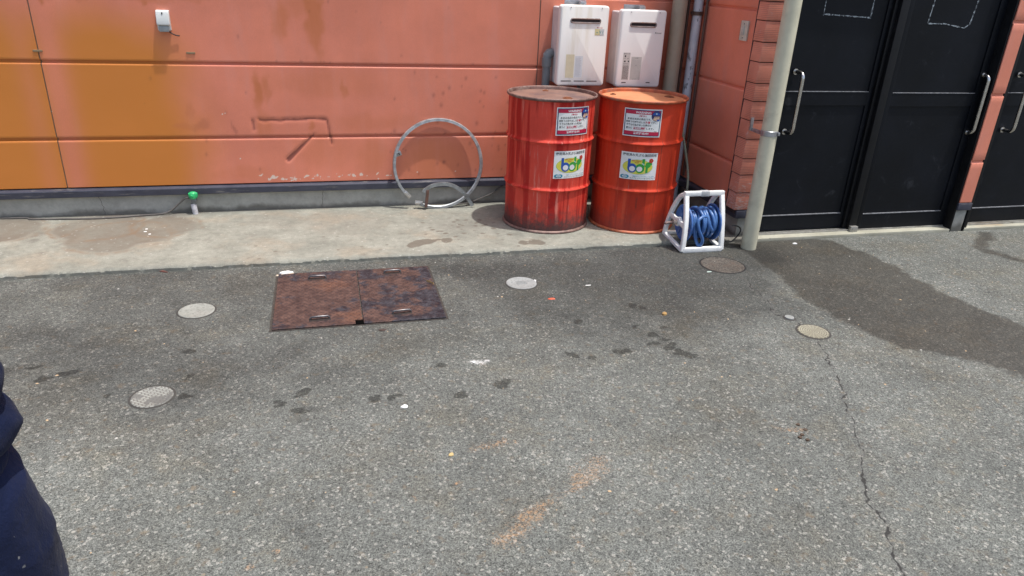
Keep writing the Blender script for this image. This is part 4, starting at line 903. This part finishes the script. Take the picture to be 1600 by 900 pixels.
for xs_ in (-.096, .110):
    b = MB(); pr_ = [(.0005, -.004), (.05, -.005), (.085, -.003), (.108, -.004), (.116, -.007), (.121, -.004), (.121, .004), (.116, .006), (.108, .003), (.085, .004), (.05, .005), (.0005, .004)]
    b.lathe(pr_, 56, Matrix.Translation((xs_, -.01, .165)) @ Matrix.Rotation(R_(90), 4, 'Y')); dsk = b.build('reel_disc', blue_m, reel, 40)
    b = MB()
    for k in range(6):
        a = k*math.pi/3; M = Matrix.Translation((xs_+(-.006 if xs_ < 0 else .006), -.01, .165)) @ Matrix.Rotation(a, 4, 'X'); b.box(-.002, .002, .028, .104, -.004, .004, .001, M)
    b.build('rib', blue_m, dsk)
b = MB(); b.tube([(-.095, -.01, .165), (.10, -.01, .165)], .035, 24); b.build('hub', blue_m, reel)
b = MB(); pts = []
rn = random.Random(3)
for layer, (rad, n_) in enumerate(((.052, 7.5), (.074, 6.8), (.094, 4.6))):
    x0_, x1_ = (-.078, .092) if layer % 2 == 0 else (.090, -.070)
    if layer == 2: x0_, x1_ = -.02, .088
    ph = [rn.uniform(-.006, .006) for _ in range(20)]
    for k in range(int(n_*22)):
        f = k/(n_*22-1); a = 2*math.pi*k/22*(1 if 1 else -1); wv_ = ph[int(f*18)]
        pts.append((x0_+(x1_-x0_)*f+.008*math.sin(a+layer*2+f*9)+wv_*.4, -.01+(rad+.004*math.sin(a*.37))*math.cos(a), .165+(rad+.004*math.sin(a*.53+1))*math.sin(a)))
pts = [Vector(p) for p in pts]
end = bez([pts[-1], pts[-1]+Vector((-.03, -.01, .01)), (.02, -.085, .225), (-.045, -.105, .21), (-.040, -.118, .15), (-.010, -.124, .09), (-.006, -.12, .055), (-.020, -.112, .040), (-.034, -.105, .055), (-.048, -.095, .10), (-.064, -.085, .17), (-.078, -.07, .235)], 8)
b.tube(pts+end[1:], .0112, 12); b.build('wound_hose', hose_m, reel, 60)
b = MB(); b.tube([(-.150, -.01, .172), (-.175, -.012, .172)], .014, 14); b.build('shaft_boss', simple('beige_boss', (.50, .42, .34), .5), reel)
b = MB(); b.tube([(-.175, -.012, .172), (-.190, -.012, .172)], .009, 12); b.tube([(-.188, -.012, .172), (-.215, -.020, .174), (-.243, -.030, .174)], [.008, .010, .008], 12); b.build('crank', simple('crank_brown', (.15, .10, .09), .5, dirt=(.3, .3, .3)), reel)

# ================================================================== STEEL COVER PLATES
def plate_mat(name, seed, dark):
    t = NT(name); n1 = t.noise(5, 7, .7, t.coord(loc=(seed, 0, 0))); n2 = t.noise(24, 7, .75, t.coord(loc=(seed, 4, 0))); n4 = t.noise(3, 4, .6, t.coord(loc=(seed, 9, 0)))
    c = t.ramp(n2, [(.3, (.035, .026, .026)), (.5, (.085, .050, .042)), (.68, (.135, .075, .058)), (.8, (.20, .11, .07))])
    c = t.mix(t.range(n1, .58-dark, .66-dark, 0, .92), c, t.mix(t.range(n2, .35, .7), (.014, .015, .022), (.055, .058, .072)))
    c = t.mix(t.range(n4, .54, .70, 0, .45), c, (.20, .09, .05))
    # checker tread: short raised bars in two directions
    co = t.sep(); s_ = 1/.028
    u = t.math('MULTIPLY', t.math('ADD', co[0], co[1]), s_*.7071); v = t.math('MULTIPLY', t.math('SUBTRACT', co[0], co[1]), s_*.7071)
    fu = t.math('ABSOLUTE', t.math('SUBTRACT', t.math('FRACT', u), .5)); fv = t.math('ABSOLUTE', t.math('SUBTRACT', t.math('FRACT', v), .5))
    par = t.math('MODULO', t.math('ADD', t.math('FLOOR', u), t.math('ADD', t.math('FLOOR', v), 1000)), 2.0)
    bu = t.math('MULTIPLY', t.range(fu, .40, .30), t.range(fv, .14, .07)); bv_ = t.math('MULTIPLY', t.range(fv, .40, .30), t.range(fu, .14, .07))
    tr = t.math('ADD', t.math('MULTIPLY', bu, par), t.math('MULTIPLY', bv_, t.math('SUBTRACT', 1.0, par)))
    c = t.mix(t.math('MULTIPLY', tr, .7), c, t.mix(.5, c, (.03, .03, .04)))
    return t.done(c, t.range(n2, .3, .7, .42, .68), .25, t.bump(tr, 1.0, .003, t.bump(n2, .3, .002)), .5)
PX = [-.315, .117, .121, .533]
def plate(x0, x1, notch, mat, label, hs):
    root = empty('cover_plate', ((x0+x1)/2, 3.60, .0), 0, label, 'cover plate', 'rusty steel pit cover plates')
    cx = (x0+x1)/2; pts = [(x0-cx, -.35), (x1-cx-(.036 if notch else 0), -.35)]
    if notch: pts += [(x1-cx-.036, -.306), (x1-cx, -.306)]
    pts += [(x1-cx, .353), (x0-cx, .350)]
    b = MB(); b.prism(pts, .001, .009); q = b.build('plate', mat, root, 0); bv = q.modifiers.new('b', 'BEVEL'); bv.width = .0015; bv.segments = 2
    for (hx, hy, rz) in hs:
        b = MB(); b.tube([(-.046, 0, -.002), (-.046, 0, .008), (-.040, 0, .014), (0, 0, .015), (.040, 0, .014), (.046, 0, .008), (.046, 0, -.002)], .0055, 10, M=Matrix.Translation((hx-cx, hy-3.60, .0085)) @ Matrix.Rotation(R_(rz), 4, 'Z'))
        b.build('lifting_handle', hand_m, root, 50)
        b = MB(); b.box(-.052, .052, -.012, .012, .0086, .0096, 0, Matrix.Translation((hx-cx, hy-.008-3.60, 0)) @ Matrix.Rotation(R_(rz), 4, 'Z')); b.build('handle_slot', slot2_m, root, 0)
    return root
hand_m = simple('handle_steel', (.16, .155, .16), .35, .7, var=.3, dirt=(.15, .07, .04), dirtamt=.5, scale=50); slot2_m = simple('slot_black', (.02, .014, .012), .8)
def gp(u, v):   # photo point on the ground, used once to read off where things lie
    q = rt*((u-800)/1118.77473)+dn*((v-450)/1118.77473)+fw; k = -1.61909691/q.z; return (q.x*k, q.y*k)
plate(PX[0], PX[1], True, plate_mat('rusty_checker_plate_brown', 2.0, .05), 'rusty brown checker steel cover plate, left half of the pit cover with the notched corner', [(*gp(496, 437), 0), (*gp(500, 501), 3)])
plate(PX[2], PX[3], False, plate_mat('rusty_checker_plate_dark', 8.5, .12), 'dark blue-grey stained checker steel cover plate, right half of the pit cover', [(*gp(613, 428), 2), (*gp(628, 491), 5)])
b = MB(); b.box(.070, .128, 3.247, 3.31, .0015, .0035); tag(b.build('pit_opening', simple('pit_black', (.004, .004, .004), 1.0, spec=0), smooth=0), 'small black square gap at the notched corner of the rusty cover plates', 'pit opening')
# thin dark seam of grit round the plates
b = MB()
for (x0, x1, y0, y1) in [(-.330, .545, 3.240, 3.2485), (-.330, .545, 3.9525, 3.964), (-.327, -.3165, 3.2487, 3.9523), (.5345, .545, 3.2487, 3.9523)]: b.box(x0, x1, y0, y1, .0005, .002)
tag(b.build('grit_seam', simple('dark_grit', (.05, .042, .035), .95, var=.6, scale=80), smooth=0), kind='structure')

# ================================================================== ROUND ACCESS COVERS
def cover_mat(name, a, bcol, pattern=None, dirt=.3, thr=.55):
    t = NT(name); n1 = t.noise(18, 6, .7); n2 = t.noise(90, 4, .7); co = t.sep()
    c = t.mix(t.range(n1, .3, .7), a, bcol); c = t.mix(t.range(n2, thr, thr+.12, 0, dirt), c, (.10, .095, .085)); nb = t.bump(n2, .4, .002)
    if pattern == 'hex':
        rows = t.math('MULTIPLY', co[1], 1/.0135); fr = t.math('FLOOR', rows); off = t.math('MULTIPLY', t.math('MODULO', t.math('ADD', fr, 1000), 2.0), .5)
        fx = t.math('FRACT', t.math('ADD', t.math('MULTIPLY', co[0], 1/.022), off)); fy = t.math('FRACT', rows)
        m_ = t.math('MULTIPLY', t.range(t.math('ABSOLUTE', t.math('SUBTRACT', fx, .5)), .47, .36), t.range(t.math('ABSOLUTE', t.math('SUBTRACT', fy, .5)), .45, .30))
        c = t.mix(t.math('SUBTRACT', 1.0, m_), c, (.12, .115, .10)); c = t.mix(t.range(t.noise(11, 4, .6), .50, .56, 0, .9), c, (.12, .12, .11)); nb = t.bump(m_, .6, .003)
    if pattern == 'grit':
        g_ = t.sep(t.voro(150))[0]; c = t.mix(t.range(g_, .2, .9, 0, .75), c, (.13, .115, .095)); c = t.mix(t.range(n1, .5, .65, 0, .5), c, (.075, .045, .03)); nb = t.bump(g_, .5, .002)
    if pattern == 'rings':
        rr_ = t.math('SQRT', t.math('ADD', t.math('MULTIPLY', co[0], co[0]), t.math('MULTIPLY', co[1], co[1])))
        an = t.math('ARCTAN2', co[1], co[0]); m_ = t.math('MULTIPLY', t.math('GREATER_THAN', t.math('FRACT', t.math('MULTIPLY', rr_, 90)), .45), t.math('GREATER_THAN', t.math('FRACT', t.math('MULTIPLY', an, 3.2)), .25))
        c = t.mix(t.math('MULTIPLY', m_, .8), c, (.10, .09, .065)); nb = t.bump(m_, .5, -.002)
    return t.done(c, .75, 0, nb)
gapm = simple('cover_gap', (.05, .047, .042), .95)
def cover(p, r, mat, label, marks=None, raise_=.004, gap=.0035, gmat=None, cat='access cover', group='small round access covers'):
    o = empty('access_cover', (p[0], p[1], 0), random.uniform(-.5, .5), label, cat, group)
    b = MB(); b.lathe([(r-.002, .0008), (r, .0025), (r+gap, .0022), (r+gap+.003, .0004)], 48); b.build('frame_gap', gmat or gapm, o, 40)
    b = MB(); b.lathe([(r-.0025, .0005), (r-.003, raise_-.001), (r-.005, raise_), (r-.010, raise_+.0004), (r-.012, raise_-.0006), (.0005, raise_-.0006)], 48); lid = b.build('cover_lid', mat, o, 40)
    if marks:
        b = MB()
        for k in range(5): b.box(-.03, .03, -.022+.010*k, -.018+.010*k, raise_-.0006, raise_+.0008, .0004)
        b.tube([(-.05, .02, raise_-.001), (-.05, .02, raise_+.001)], .007, 12); b.tube([(.05, .02, raise_-.001), (.05, .02, raise_+.001)], .007, 12); b.build('raised_marks', mat, lid)
    return o
cv1 = cover_mat('cover_light_concrete', (.215, .225, .20), (.29, .295, .265), dirt=.5, thr=.5); cv2 = cover_mat('cover_light_grey', (.22, .23, .225), (.29, .30, .292), dirt=.45, thr=.52)
cover((-.692, 3.540), .089, cv1, 'plain pale concrete round cover left of the rusty plates', marks=None)
cover((1.030, 3.633), .090, cv2, 'pale grey round cover with raised bars in front of the left drum', marks=True)
cover((2.362, 2.793), .080, cover_mat('cover_cream_rings', (.23, .215, .155), (.30, .285, .215), 'rings'), 'cream round cover with ring pattern on the long crack', gap=.005)
cover((-.748, 2.734), .082, cover_mat('cover_brick_pattern', (.235, .24, .215), (.30, .305, .275), 'hex'), 'round cover with honeycomb tread partly worn to grey, nearest the person', raise_=.003, gap=.004)
cover((2.333, 2.961), .027, cover_mat('cover_small_grey', (.20, .21, .20), (.27, .28, .27)), 'tiny grey round cap beside the cream ring-patterned cover', raise_=.008, gap=.005)
cover((2.362, 3.722), .136, cover_mat('cover_rust_brown', (.030, .025, .021), (.055, .044, .035), 'grit', dirt=.6), 'large dark brown rusty round cover in front of the hose reel', raise_=.003, gap=.005, gmat=simple('gap_black', (.012, .011, .011), .9))

# ================================================================== LITTER
def chipm(name, col): return simple(name, col, .7, var=.15)
def scrap(name, p, pts, h, mat, label, rz=0, cat='litter', group=None, z=0.0):
    b = MB(); n = len(pts); rnd = random.Random(int(p[0]*1000))
    top = [(x*.92, y*.92, h*(.7+.6*rnd.random())) for x, y in pts]
    b.add([(x, y, .0008) for x, y in pts]+top+[(0, 0, h*1.2)], [(i, (i+1) % n, n+(i+1) % n, n+i) for i in range(n)]+[(n+i, n+(i+1) % n, 2*n) for i in range(n)])
    q = b.build(name, mat, None, 50); q.location = (p[0], p[1], z); q.rotation_euler = (0, 0, rz); return tag(q, label, cat, group)
def irr(r, n=9, e=1.0, sd=1): rn_ = random.Random(sd); return [(r*e*(.7+.5*rn_.random())*math.cos(2*math.pi*k/n), r*(.7+.5*rn_.random())*math.sin(2*math.pi*k/n)) for k in range(n)]
pw = chipm('paper_white', (.80, .80, .78))
scrap('paper_scrap', (-.275, 3.968), irr(.022, 10, 1.7, 2), .012, pw, 'crumpled white paper scrap at the corner of the rusty cover plates')
for k, (dx, dy) in enumerate([(-.045, -.03), (-.02, -.025), (.0, -.018), (.02, -.016), (.035, -.012)]): scrap('gravel_chip', (-.275+dx, 3.968+dy), irr(.008, 6, 1.3, 20+k), .008, chipm('chip_cream', (.60, .50, .38)), 'cream gravel chip scattered below the white paper scrap', group='cream chips at the plate corner')
scrap('gum_blob', gp(632, 636), irr(.012, 8, 1.2, 5), .004, pw, 'small white blob just below a pair of dark drops in mid asphalt')
scrap('gravel_chip', gp(740, 566), irr(.006, 7, 1.3, 6), .003, pw, 'white chip in the chalky scuff on the asphalt')
scrap('red_scrap', gp(862, 467), irr(.014, 10, 1.7, 8), .002, chipm('scrap_red', (.52, .10, .05)), 'flat red scrap on the asphalt in front of the left drum')
scrap('paper_scrap', gp(919, 446), [(-.016, -.004), (.016, -.003), (.017, .003), (-.015, .004)], .002, pw, 'tiny white paper strip in front of the two drums')
scrap('paper_scrap', gp(1242, 381), irr(.012, 7, 1.5, 9), .006, pw, 'white scrap on the ground in front of the left door leaf')
scrap('paper_scrap', gp(1108, 425), [(-.017, -.005), (.015, -.004), (.017, .003), (-.012, .005)], .003, chipm('scrap_mint', (.50, .62, .56)), 'pale mint scrap at the edge of the large brown cover')
scrap('fallen_leaf', gp(1038, 491), irr(.014, 7, 1.5, 12), .008, chipm('leaf_ochre', (.34, .21, .075)), 'small ochre dry leaf on the asphalt in front of the right drum', .6, 'leaf')
scrap('fallen_leaf', gp(705, 711), irr(.010, 7, 1.2, 13), .004, chipm('leaf_yellow', (.46, .34, .15)), 'small yellow leaf near the orange dust in the foreground', .2, 'leaf')
scrap('fallen_leaf', gp(255, 425), [(-.03, -.004), (.0, -.007), (.032, -.002), (.03, .003), (.0, .006), (-.03, .003)], .006, chipm('leaf_redbrown', (.16, .06, .045)), 'narrow red-brown leaf lying at the slab edge on the left', -.5, 'leaf')
scrap('twig', gp(672, 444), [(-.03, -.0015), (.03, -.0015), (.03, .0015), (-.03, .0015)], .010, chipm('twig_tan', (.50, .32, .14)), 'short tan twig lying on the dark cover plate', 2.2, 'twig', z=.009)
for k_ in range(5): scrap('dirt_crumb', gp(1253+[-6, 5, 0, 8, -3][k_], 676+[-12, -4, 4, 12, 8][k_]), irr(.008, 8, 1.2, 60+k_), .005, chipm('crumb_brown', (.07, .045, .028)), 'dark brown dirt crumb in the small clump left of the long crack', group='dirt crumbs left of the crack')
scrap('bark_chip', gp(598, 516), irr(.013, 8, 1.4, 15), .003, chipm('chip_brown', (.05, .032, .026)), 'dark brown chip below the cover plates')
scrap('paper_scrap', gp(836, 440), irr(.011, 7, .6, 17), .008, pw, 'white crumb at the right rim of the grey cover with raised bars')
for k, p in enumerate([(227, 362), (234, 366), (229, 358)]):
    q = rt*((p[0]-800)/1118.77473)+dn*((p[1]-450)/1118.77473)+fw; kk = (.03-1.61909691)/q.z
    scrap('paint_fleck', (q.x*kk, q.y*kk), irr(.008, 6, 1.4, 30+k), .002, pw, 'white fleck on the ring-stained slab below the cable', group='white flecks on the slab', z=.03)
q = None
rn = random.Random(21)
# loose stone chips on the asphalt
chip_cols = [chipm('chip_pale', (.34, .33, .30)), chipm('chip_tan', (.42, .30, .18)), chipm('chip_dark', (.06, .058, .055))]
proto = [irr(.006, 6, 1.2, 50+k) for k in range(3)]
b = [MB(), MB(), MB()]
for k in range(420):
    u_ = rn.random(); x = rn.uniform(-1.6, 4.2); y = 1.2+2.85*u_
    if -.36 < x < .57 and 3.2 < y < 4.0: continue
    i_ = rn.choices([0, 1, 2], [5, 2.2, 1.4])[0]; s_ = rn.uniform(.35, 1.0)*(.6 if rn.random() < .7 else 1); a = rn.random()*6.28; pts = proto[rn.randrange(3)]
    P3 = [(x+s_*(px*math.cos(a)-py*math.sin(a)), y+s_*(px*math.sin(a)+py*math.cos(a)), .0006) for px, py in pts]; n = len(P3)
    b[i_].add(P3+[(x, y, .0045*s_+.001)], [(j, (j+1) % n, n) for j in range(n)])
for i_, nm in enumerate(('pale stone grit strewn over the asphalt', 'tan grit strewn over the asphalt', 'dark grit strewn over the asphalt')):
    tag(b[i_].build('loose_grit', chip_cols[i_], None, 60), nm, 'grit', kind='stuff')

# ================================================================== PERSON
def capsule(b, p0, p1, r0, r1, n=20, m_=7):
    p0, p1 = Vector(p0), Vector(p1); d = (p1-p0); L_ = d.length; q = d.to_track_quat('Z', 'Y').to_matrix().to_4x4(); M = Matrix.Translation(p0) @ q
    pr_ = [(max(r0*math.sin(a), 1e-4), -r0*math.cos(a)) for a in np.linspace(0.0, math.pi/2, m_)]+[(max(r1*math.cos(a), 1e-4), L_+r1*math.sin(a)) for a in np.linspace(0, math.pi/2, m_)]
    b.lathe(pr_, n, M)
def ellipsoid(b, c_, r, n=24, m_=14, M0=None):
    pr_ = [(max(math.sin(a), 1e-4), -math.cos(a)) for a in np.linspace(0, math.pi, m_)]
    M = Matrix.Translation(c_) @ (M0 or Matrix()) @ Matrix.Diagonal((*r, 1)); b.lathe(pr_, n, M)
def fuse(name, b, mat, parent, vox=.008, smooth=3, fold=None):
    me = b.mesh(); bm = bmesh.new(); bm.from_mesh(me); bmesh.ops.remove_doubles(bm, verts=bm.verts[:], dist=2e-4); bmesh.ops.recalc_face_normals(bm, faces=bm.faces[:]); bm.to_mesh(me); bm.free()
    o = bpy.data.objects.new('tmp', me); C.objects.link(o)
    r_ = o.modifiers.new('r', 'REMESH'); r_.mode = 'VOXEL'; r_.voxel_size = vox
    s_ = o.modifiers.new('s', 'SMOOTH'); s_.factor = .6; s_.iterations = smooth
    bpy.context.view_layer.update(); m2 = bpy.data.meshes.new_from_object(o.evaluated_get(bpy.context.evaluated_depsgraph_get())); bpy.data.objects.remove(o)
    if fold:
        n = len(m2.vertices); co = np.zeros(n*3); no = np.zeros(n*3); m2.vertices.foreach_get('co', co); m2.vertices.foreach_get('normal', no)
        co = co.reshape(-1, 3); no = no.reshape(-1, 3); h = fold(co, no); m2.vertices.foreach_set('co', (co+no*h[:, None]).ravel())
    m2.materials.clear(); m2.name = name; return link(name, m2, mat, parent, 180)
t = NT('navy_cloth'); n1 = t.noise(9, 5, .6); n2 = t.voro(900, out='Distance'); n3 = t.noise(420, 2, .6)
c = t.mix(t.range(n1, .3, .7), (.0040, .0075, .026), (.0075, .013, .044)); c = t.mix(t.math('MULTIPLY', t.math('GREATER_THAN', t.sep(t.voro(330))[0], .997), .4), c, (.30, .30, .28))
navy_m = t.done(c, .9, 0, t.bump(n3, .5, .0012, t.bump(t.noise(34, 5, .65), .5, .006, t.bump(n1, .4, .02))), .15); navy_m.node_tree.nodes['Principled BSDF'].inputs['Sheen Weight'].default_value = .03
skin_m = simple('skin', (.50, .29, .20), .5, var=.08, bump=.05); hair_m = simple('black_hair', (.012, .010, .009), .5, scale=60); shoe_m = simple('black_shoe', (.02, .02, .022), .5)
per = empty('person', (-.660, .93, 0), 0, 'person in navy work jacket and trousers standing at the left edge of the photo', 'person')
b = MB()
capsule(b, (0, 0, .92), (0, -.005, 1.10), .125, .115); capsule(b, (0, 0, 1.10), (0, 0, 1.34), .115, .125); capsule(b, (-.12, 0, 1.39), (.12, 0, 1.39), .065, .065); capsule(b, (0, 0, 1.40), (0, .01, 1.53), .058, .055)
for sg in (-1, 1):
    capsule(b, (sg*.09, 0, .90), (sg*.10, 0, .50), .085, .058); capsule(b, (sg*.10, 0, .50), (sg*.10, -.01, .09), .056, .038); capsule(b, (sg*.10, -.04, .04), (sg*.11, .13, .03), .038, .030)
    capsule(b, (sg*.165, 0, 1.37), (sg*.168, -.02, 1.16), .048, .040); capsule(b, (sg*.168, -.02, 1.16), (sg*.06, .19, 1.06), .038, .026)
    # palm, fingers and thumb resting one over the other in front of the belly
    w0 = Vector((sg*.06, .19, 1.06)); d_ = Vector((-sg*.8, .12, -.12)).normalized(); u_ = Vector((0, .25, -1)).normalized()
    zoff = Vector((0, .022 if sg > 0 else -.004, .0))
    palm = w0+d_*.045+zoff; capsule(b, w0, palm+u_*.018, .022, .020, 14); capsule(b, w0+zoff*.5, palm-u_*.016, .022, .019, 14)
    for k, L_ in enumerate((.066, .074, .070, .056)):
        a0 = palm+d_*.022+u_*(-.026+.0175*k); a1 = a0+d_*L_*.5+Vector((0, .004, 0)); a2 = a1+d_*L_*.42+Vector((0, -.018, -.006))
        capsule(b, palm+u_*(-.018+.012*k), a0, .010, .0088, 10, 4); capsule(b, a0, a1, .0088, .0078, 10, 4); capsule(b, a1, a2, .0078, .0066, 10, 4)
    t0 = w0+d_*.02-u_*.02+zoff; t1 = t0+d_*.022-u_*.030; t2 = t1+d_*.030-u_*.012; capsule(b, t0, t1, .012, .0105, 10, 4); capsule(b, t1, t2, .0105, .0082, 10, 4)
# head with brow, nose, lips, chin and ears
ellipsoid(b, (0, .012, 1.645), (.074, .092, .108)); ellipsoid(b, (0, .045, 1.585), (.052, .055, .050)); capsule(b, (0, .098, 1.655), (0, .118, 1.618), .009, .014, 12, 5)
ellipsoid(b, (0, .098, 1.586), (.024, .010, .006)); ellipsoid(b, (0, .096, 1.576), (.021, .010, .0065)); ellipsoid(b, (0, .090, 1.548), (.020, .016, .014)); capsule(b, (-.035, .088, 1.680), (.035, .088, 1.680), .010, .010, 10, 4)
for sg in (-1, 1): ellipsoid(b, (sg*.076, .005, 1.630), (.009, .018, .031)); ellipsoid(b, (sg*.045, .07, 1.612), (.022, .022, .02))
body = fuse('body', b, skin_m, per, .0055, 2)
for sg in (-1, 1):
    b = MB(); ellipsoid(b, (sg*.031, .093, 1.648), (.0135, .011, .0085), 16, 10); e = b.build('eye', simple('eye_white', (.7, .68, .65), .2), per, 180)
    b = MB(); ellipsoid(b, (sg*.031, .1015, 1.648), (.0055, .0042, .0055), 12, 8); b.build('iris', simple('iris_brown', (.03, .015, .01), .15), e, 180)
b = MB(); ellipsoid(b, (0, -.008, 1.672), (.083, .098, .098)); b2 = MB(); ellipsoid(b, (0, -.045, 1.62), (.070, .055, .075))
def hairfold(co, no): return np.array([mnoise.noise(Vector((p[0]*60, p[1]*60, p[2]*12)))*.004 for p in co])-np.where((co[:, 1] > .055) & (co[:, 2] < 1.70), .03, 0)
fuse('hair', b, hair_m, per, .007, 2, hairfold)
# trousers
def gz(z, c, w_): return math.exp(-((z-c)/w_)**2)
b = MB(); capsule(b, (-.085, 0, .93), (.085, 0, .93), .128, .128); capsule(b, (-.085, 0, .86), (.085, 0, .86), .122, .122)
for sg in (-1, 1): capsule(b, (sg*.112, 0, .90), (sg*.125, .0, .50), .112, .098); capsule(b, (sg*.125, 0, .50), (sg*.118, -.01, .10), .098, .088)
def trfold(co, no):
    h = np.zeros(len(co))
    for i, p in enumerate(co):
        q = Vector((p[0]*5, p[1]*5, p[2]*9+p[0]*8)); k = 1-abs(mnoise.noise(q))*2
        h[i] = .009*max(0, k)**2+mnoise.noise(Vector((p[0]*3+4, p[1]*3, p[2]*3)))*.008+0+.010*gz(p[2], .80, .09)
    return h
fuse('trousers', b, navy_m, per, .007, 2, trfold)
# jacket with bunched hem and sleeves
b = MB(); capsule(b, (-.095, 0, 1.045), (.095, 0, 1.045), .126, .126); capsule(b, (-.085, 0, 1.10), (-.07, 0, 1.32), .130, .135); capsule(b, (.085, 0, 1.10), (.07, 0, 1.32), .130, .135); capsule(b, (0, 0, 1.03), (0, 0, 1.34), .138, .142); capsule(b, (-.045, 0, 1.05), (-.04, 0, 1.33), .136, .138); capsule(b, (.045, 0, 1.05), (.04, 0, 1.33), .136, .138); capsule(b, (-.14, 0, 1.385), (.14, 0, 1.385), .085, .085); capsule(b, (0, -.01, 1.42), (0, 0, 1.475), .085, .075)
for sg in (-1, 1): capsule(b, (sg*.165, 0, 1.37), (sg*.168, -.02, 1.16), .072, .062); capsule(b, (sg*.168, -.02, 1.16), (sg*.085, .165, 1.075), .062, .048)
def jkfold(co, no):
    h = np.zeros(len(co))
    for i, p in enumerate(co):
        z = p[2]+mnoise.noise(Vector((p[0]*5, p[1]*5, 3)))*.018; k = 1-abs(mnoise.noise(Vector((p[0]*5, p[1]*5, p[2]*17))))*2
        h[i] = .008*max(0, k)**2+mnoise.noise(Vector((p[0]*9+4, p[1]*9, p[2]*20)))*.005+mnoise.noise(Vector((p[0]*28, p[1]*28, p[2]*24)))*.0015+.012*gz(z, 1.11, .020)-.014*gz(z, 1.065, .010)+.008*gz(z, 1.03, .018)-.012*gz(z, .998, .008)+.012*gz(z, .965, .018)
    return h
fuse('jacket', b, navy_m, per, .007, 2, jkfold)
for sg in (-1, 1):
    b = MB(); capsule(b, (sg*.115, -.06, .045), (sg*.125, .15, .038), .050, .046); ellipsoid(b, (sg*.115, -.05, .075), (.045, .055, .05)); s2 = fuse('shoe', b, shoe_m, per, .008, 2, lambda co, no: np.where(co[:, 2] < .006, 0, 0))
    for v in s2.data.vertices: v.co.z = max(v.co.z, .002)
